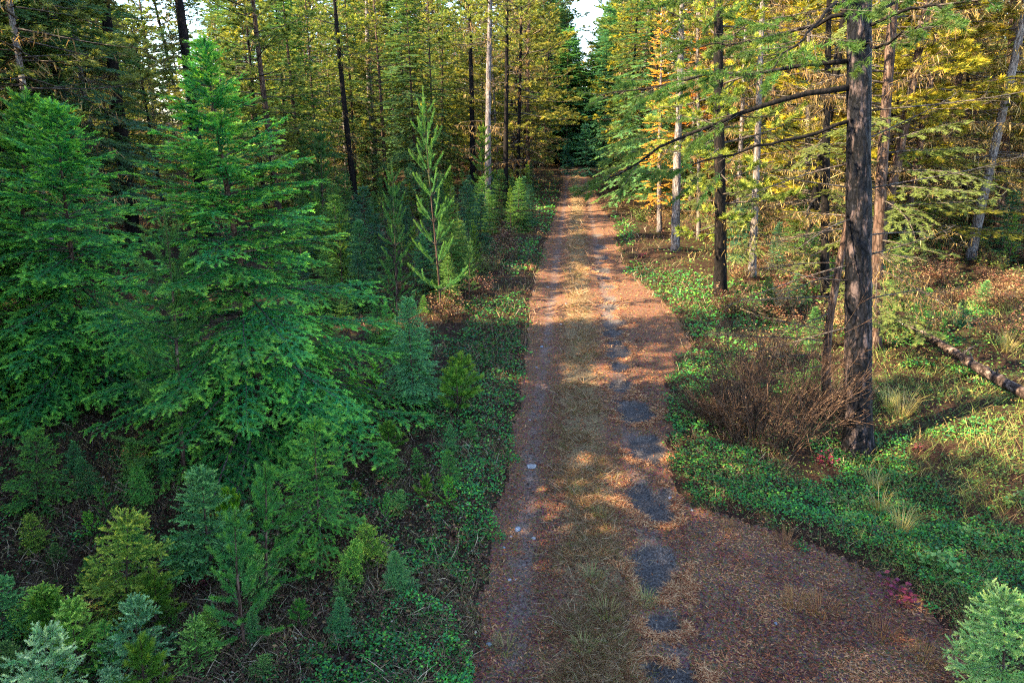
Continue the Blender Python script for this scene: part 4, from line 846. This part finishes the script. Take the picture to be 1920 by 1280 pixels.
def hdir(rng, n, zlo=-.1, zhi=.1):
    a = rng.uniform(0, 6.28, n); return norm(np.stack([np.cos(a), np.sin(a), rng.uniform(zlo, zhi, n)], -1))
def perp(nn, d): return norm(nn - d * (nn * d).sum(-1, keepdims=True))
rng = np.random.default_rng(100)
# bearberry
px, py, x, y, r, sc = scatter(rng, 420000); m = np.zeros(len(px), bool)
for p in BEAR: m |= inpoly(px + 60 * (vnoise(x, y, .3, 31) - .5) / sc, py + 60 * (vnoise(x, y, .3, 32) - .5) / sc, p)
m |= (px < 900) & (r < -.05) & (py > 560) & (vnoise(x, y, .6, 33) > .80) | (px > 1250) & (r < -.1) & (py > 600) & (vnoise(x, y, .8, 34) > .70)
m &= .75 * vnoise(x, y, .28, 35) + .45 * vnoise(x, y, .11, 38) + .25 * rng.random(len(x)) + .22 * (y > 13) > .52
x, y, sc = x[m], y[m], sc[m]; n = len(x); mound = .03 + .17 * vnoise(x, y, .26, 36) ** 1.3
P = np.stack([x, y, gz(x, y) + mound * rng.random(n) ** .6], -1); d = hdir(rng, n, -.2, .6); nn = perp(norm(rng.normal(0, .5, (n, 3)) + UP), d)
patch = vnoise(x, y, 1.1, 37)[:, None]; c = pal(rng, n, [(.04, .17, .035), (.07, .24, .03), (.025, .10, .035), (.17, .34, .04)], [4, 3, 3, 1.2]) * (.45 + 1.1 * patch)
stuff('bearberry', leaves(rng, P, d, nn, .040 * sc ** .85 * rng.uniform(.7, 1.3, n), .03 * sc ** .85 * rng.uniform(.7, 1.3, n), c), M_LEAF, 'low carpet of glossy green bearberry leaves along both track edges', 'ground cover')
# needle and bark litter on the track
px, py, x, y, r, sc = scatter(rng, 170000, 700, 2170); hf, _ = hole_field(x, y); dlt = x - xc(y); tr_ = np.exp(-((np.abs(dlt) - TRK) / .24) ** 2)
m = (r > -.5 * rng.random(len(x)) ** 2) & ((hf > 1.12) | (rng.random(len(x)) < .05)) & (rng.random(len(x)) > .55 * tr_) & (rng.random(len(x)) < .25 + vnoise(x, y, .3, 41))
x, y, sc = x[m], y[m], sc[m]; n = len(x); P = np.stack([x, y, gz(x, y) + .006], -1); d = hdir(rng, n, -.15, .35); nn = perp(norm(rng.normal(0, .45, (n, 3)) + UP), d)
stuff('needle_litter', leaves(rng, P, d, nn, .06 * sc ** .7 * rng.uniform(.4, 1.4, n), .013 * sc ** .7 * rng.uniform(.6, 1.5, n), np.where((vnoise(x, y, .45, 48) + .5 * vnoise(x, y, .12, 49) + .3 * rng.random(n) > .98)[:, None], pal(rng, n, [(.56, .33, .14), (.46, .21, .075)]), pal(rng, n, [(.24, .10, .055), (.46, .18, .06), (.15, .055, .028), (.52, .30, .13), (.06, .036, .03)], [4, 3, 3, 1.3, 3.5]))), M_DRY, 'rust coloured needles and bark flakes strewn over the track', 'litter')
# ring of pale washed needles round the potholes
px, py, x, y, r, sc = scatter(rng, 150000, 1080, 1400, 470); hf, hi_ = hole_field(x, y); low = y < np.array([q[1] for q in HW])[hi_]; m = (hf > .90) & (hf < 1.22 + .3 * low) & (vnoise(x, y, .25, 42) > .55 - .25 * low)
x, y, sc = x[m], y[m], sc[m]; n = len(x); P = np.stack([x, y, gz(x, y) + .01], -1); d = hdir(rng, n, -.1, .3); nn = perp(norm(rng.normal(0, .4, (n, 3)) + UP), d)
stuff('washed_needles', leaves(rng, P, d, nn, (.08 * sc ** .7 * rng.uniform(.5, 1.4, n)), .009 * sc ** .7 * rng.uniform(.6, 1.5, n), pal(rng, n, [(.60, .37, .17), (.46, .22, .09), (.26, .09, .035)], [3, 2, 2])), M_DRY, 'pale washed up needles ringing the potholes', 'litter')
# dry grass down the middle of the track
px, py, x, y, r, sc = scatter(rng, 150000, 850, 1350); dlt = x - xc(y); m = (rng.random(len(x)) < np.exp(-(dlt / .36) ** 2) * (.06 + 1.9 * sstep(.35, .8, vnoise(x, y, .4, 43) + .3 * vnoise(x, y, .13, 50)))) & (r > .1)
x, y, sc = x[m], y[m], sc[m]; n = len(x); P = np.stack([x, y, gz(x, y)], -1); d = hdir(rng, n, 0, .01)
stuff('track_grass', blades(rng, P, d, norm(np.tile(UP, (n, 1)) * .5 + hdir(rng, n, 0, .3)), (.19 * sc ** .6 * rng.uniform(.3, 1.3, n)), .0055 * sc ** .8, pal(rng, n, [(.33, .22, .11), (.22, .14, .065), (.48, .37, .22), (.15, .17, .05), (.18, .085, .04)], [4, 3, 2, 2, 3]), rng.uniform(.2, 1, n)), M_DRY, 'flattened dry grass on the middle strip of the track', 'grass')
# dead grass and sedge over the forest floor
px, py, x, y, r, sc = scatter(rng, 150000, pw=1.15); verge = (r < .25) & (r > -1.1) & (y > 15); m = ((r < -.02) | verge) & (.45 * verge + vnoise(x, y, .9, 44) + .5 * vnoise(x, y, .25, 45) + .25 * rng.random(len(x)) > .85)
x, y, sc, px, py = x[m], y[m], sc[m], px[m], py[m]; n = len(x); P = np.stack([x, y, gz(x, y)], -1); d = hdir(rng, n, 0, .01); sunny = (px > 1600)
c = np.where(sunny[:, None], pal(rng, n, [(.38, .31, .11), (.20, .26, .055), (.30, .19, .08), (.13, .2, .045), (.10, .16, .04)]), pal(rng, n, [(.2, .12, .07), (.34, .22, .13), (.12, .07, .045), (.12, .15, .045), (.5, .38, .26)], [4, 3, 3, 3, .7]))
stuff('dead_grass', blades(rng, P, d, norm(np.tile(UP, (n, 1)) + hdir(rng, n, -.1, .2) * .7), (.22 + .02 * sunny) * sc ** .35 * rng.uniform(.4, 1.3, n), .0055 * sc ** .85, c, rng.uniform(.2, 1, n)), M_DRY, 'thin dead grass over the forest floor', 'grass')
# small herbs, fallen leaves and twigs
px, py, x, y, r, sc = scatter(rng, 130000); m = (r < -.02) & (vnoise(x, y, .6, 46) + .3 * rng.random(len(x)) > .44)
x, y, sc, px = x[m], y[m], sc[m], px[m]; n = len(x); P = np.stack([x, y, gz(x, y) + .02 + .12 * rng.random(n)], -1); d = hdir(rng, n, -.3, .3); nn = perp(norm(rng.normal(0, .6, (n, 3)) + UP), d)
c = np.where((px > 1250)[:, None], pal(rng, n, [(.07, .17, .035), (.14, .23, .04), (.05, .11, .03), (.25, .12, .05), (.28, .24, .06)], [4, 3, 3, 1, 1]), pal(rng, n, [(.04, .11, .03), (.08, .15, .04), (.12, .045, .035), (.06, .032, .022), (.20, .10, .045), (.025, .016, .012)], [2, 1, 3, 4, 1.5, 3]))
stuff('undergrowth', leaves(rng, P, d, nn, .04 * sc ** .9 * rng.uniform(.6, 1.3, n), .024 * sc ** .9 * rng.uniform(.6, 1.3, n), c), M_LEAF, 'small herbs and leaves over the forest floor', 'undergrowth')
px, py, x, y, r, sc = scatter(rng, 60000, -250, 960, 700); m = (r < -.02) & (vnoise(x, y, .4, 51) + .4 * rng.random(len(x)) > .62); x, y = x[m], y[m]; n = len(x); P = np.stack([x, y, gz(x, y) + .10 * rng.random(n)], -1); d = hdir(rng, n, -.3, .4); nn = perp(norm(rng.normal(0, .6, (n, 3)) + UP), d)
stuff('forest_herbs', leaves(rng, P, d, nn, .045 * rng.uniform(.4, 1.5, n), .024 * rng.uniform(.5, 1.4, n), pal(rng, n, [(.05, .18, .045), (.12, .28, .05), (.14, .05, .04), (.26, .13, .06), (.05, .03, .02), (.36, .28, .2), (.02, .014, .01)], [2, 1.2, 2.5, 1.3, 4, .6, 3])), M_LEAF, 'mixed herbs and fallen leaves under the young firs', 'undergrowth')
px, py, x, y, r, sc = scatter(rng, 16000, -250, 960, 760); m = (r < -.05) & (vnoise(x, y, .5, 52) + .3 * rng.random(len(x)) > .6); x, y = x[m], y[m]; n = len(x); P = np.stack([x, y, gz(x, y)], -1); d = hdir(rng, n, 0, .01)
stuff('curled_grass', blades(rng, P, d, norm(np.tile(UP, (n, 1)) + hdir(rng, n, -.1, .2) * .8), .26 * rng.uniform(.4, 1.3, n), np.full(n, .008), pal(rng, n, [(.42, .31, .2), (.2, .13, .075), (.1, .06, .04)], [1, 2, 3]), rng.uniform(.5, 1.3, n)), M_DRY, 'pale curled dead grass under the young firs', 'grass')
px, py, x, y, r, sc = scatter(rng, 26000); m = (r < .0) & (rng.random(len(x)) < .2 + .6 * vnoise(x, y, .8, 47)); x, y, sc = x[m], y[m], sc[m]; n = len(x)
P = np.stack([x, y, gz(x, y) + .02], -1); Q = P + hdir(rng, n, -.1, .7) * (.3 * rng.uniform(.3, 1.2, n))[:, None]; v, f = sticks(P, Q, .004 * sc ** .8)
obj('fallen_twigs', mesh_np('fallen_twigs', v, f, M_SHRUB), None, 'stuff', 'thin brown twigs littering the forest floor', 'twigs')
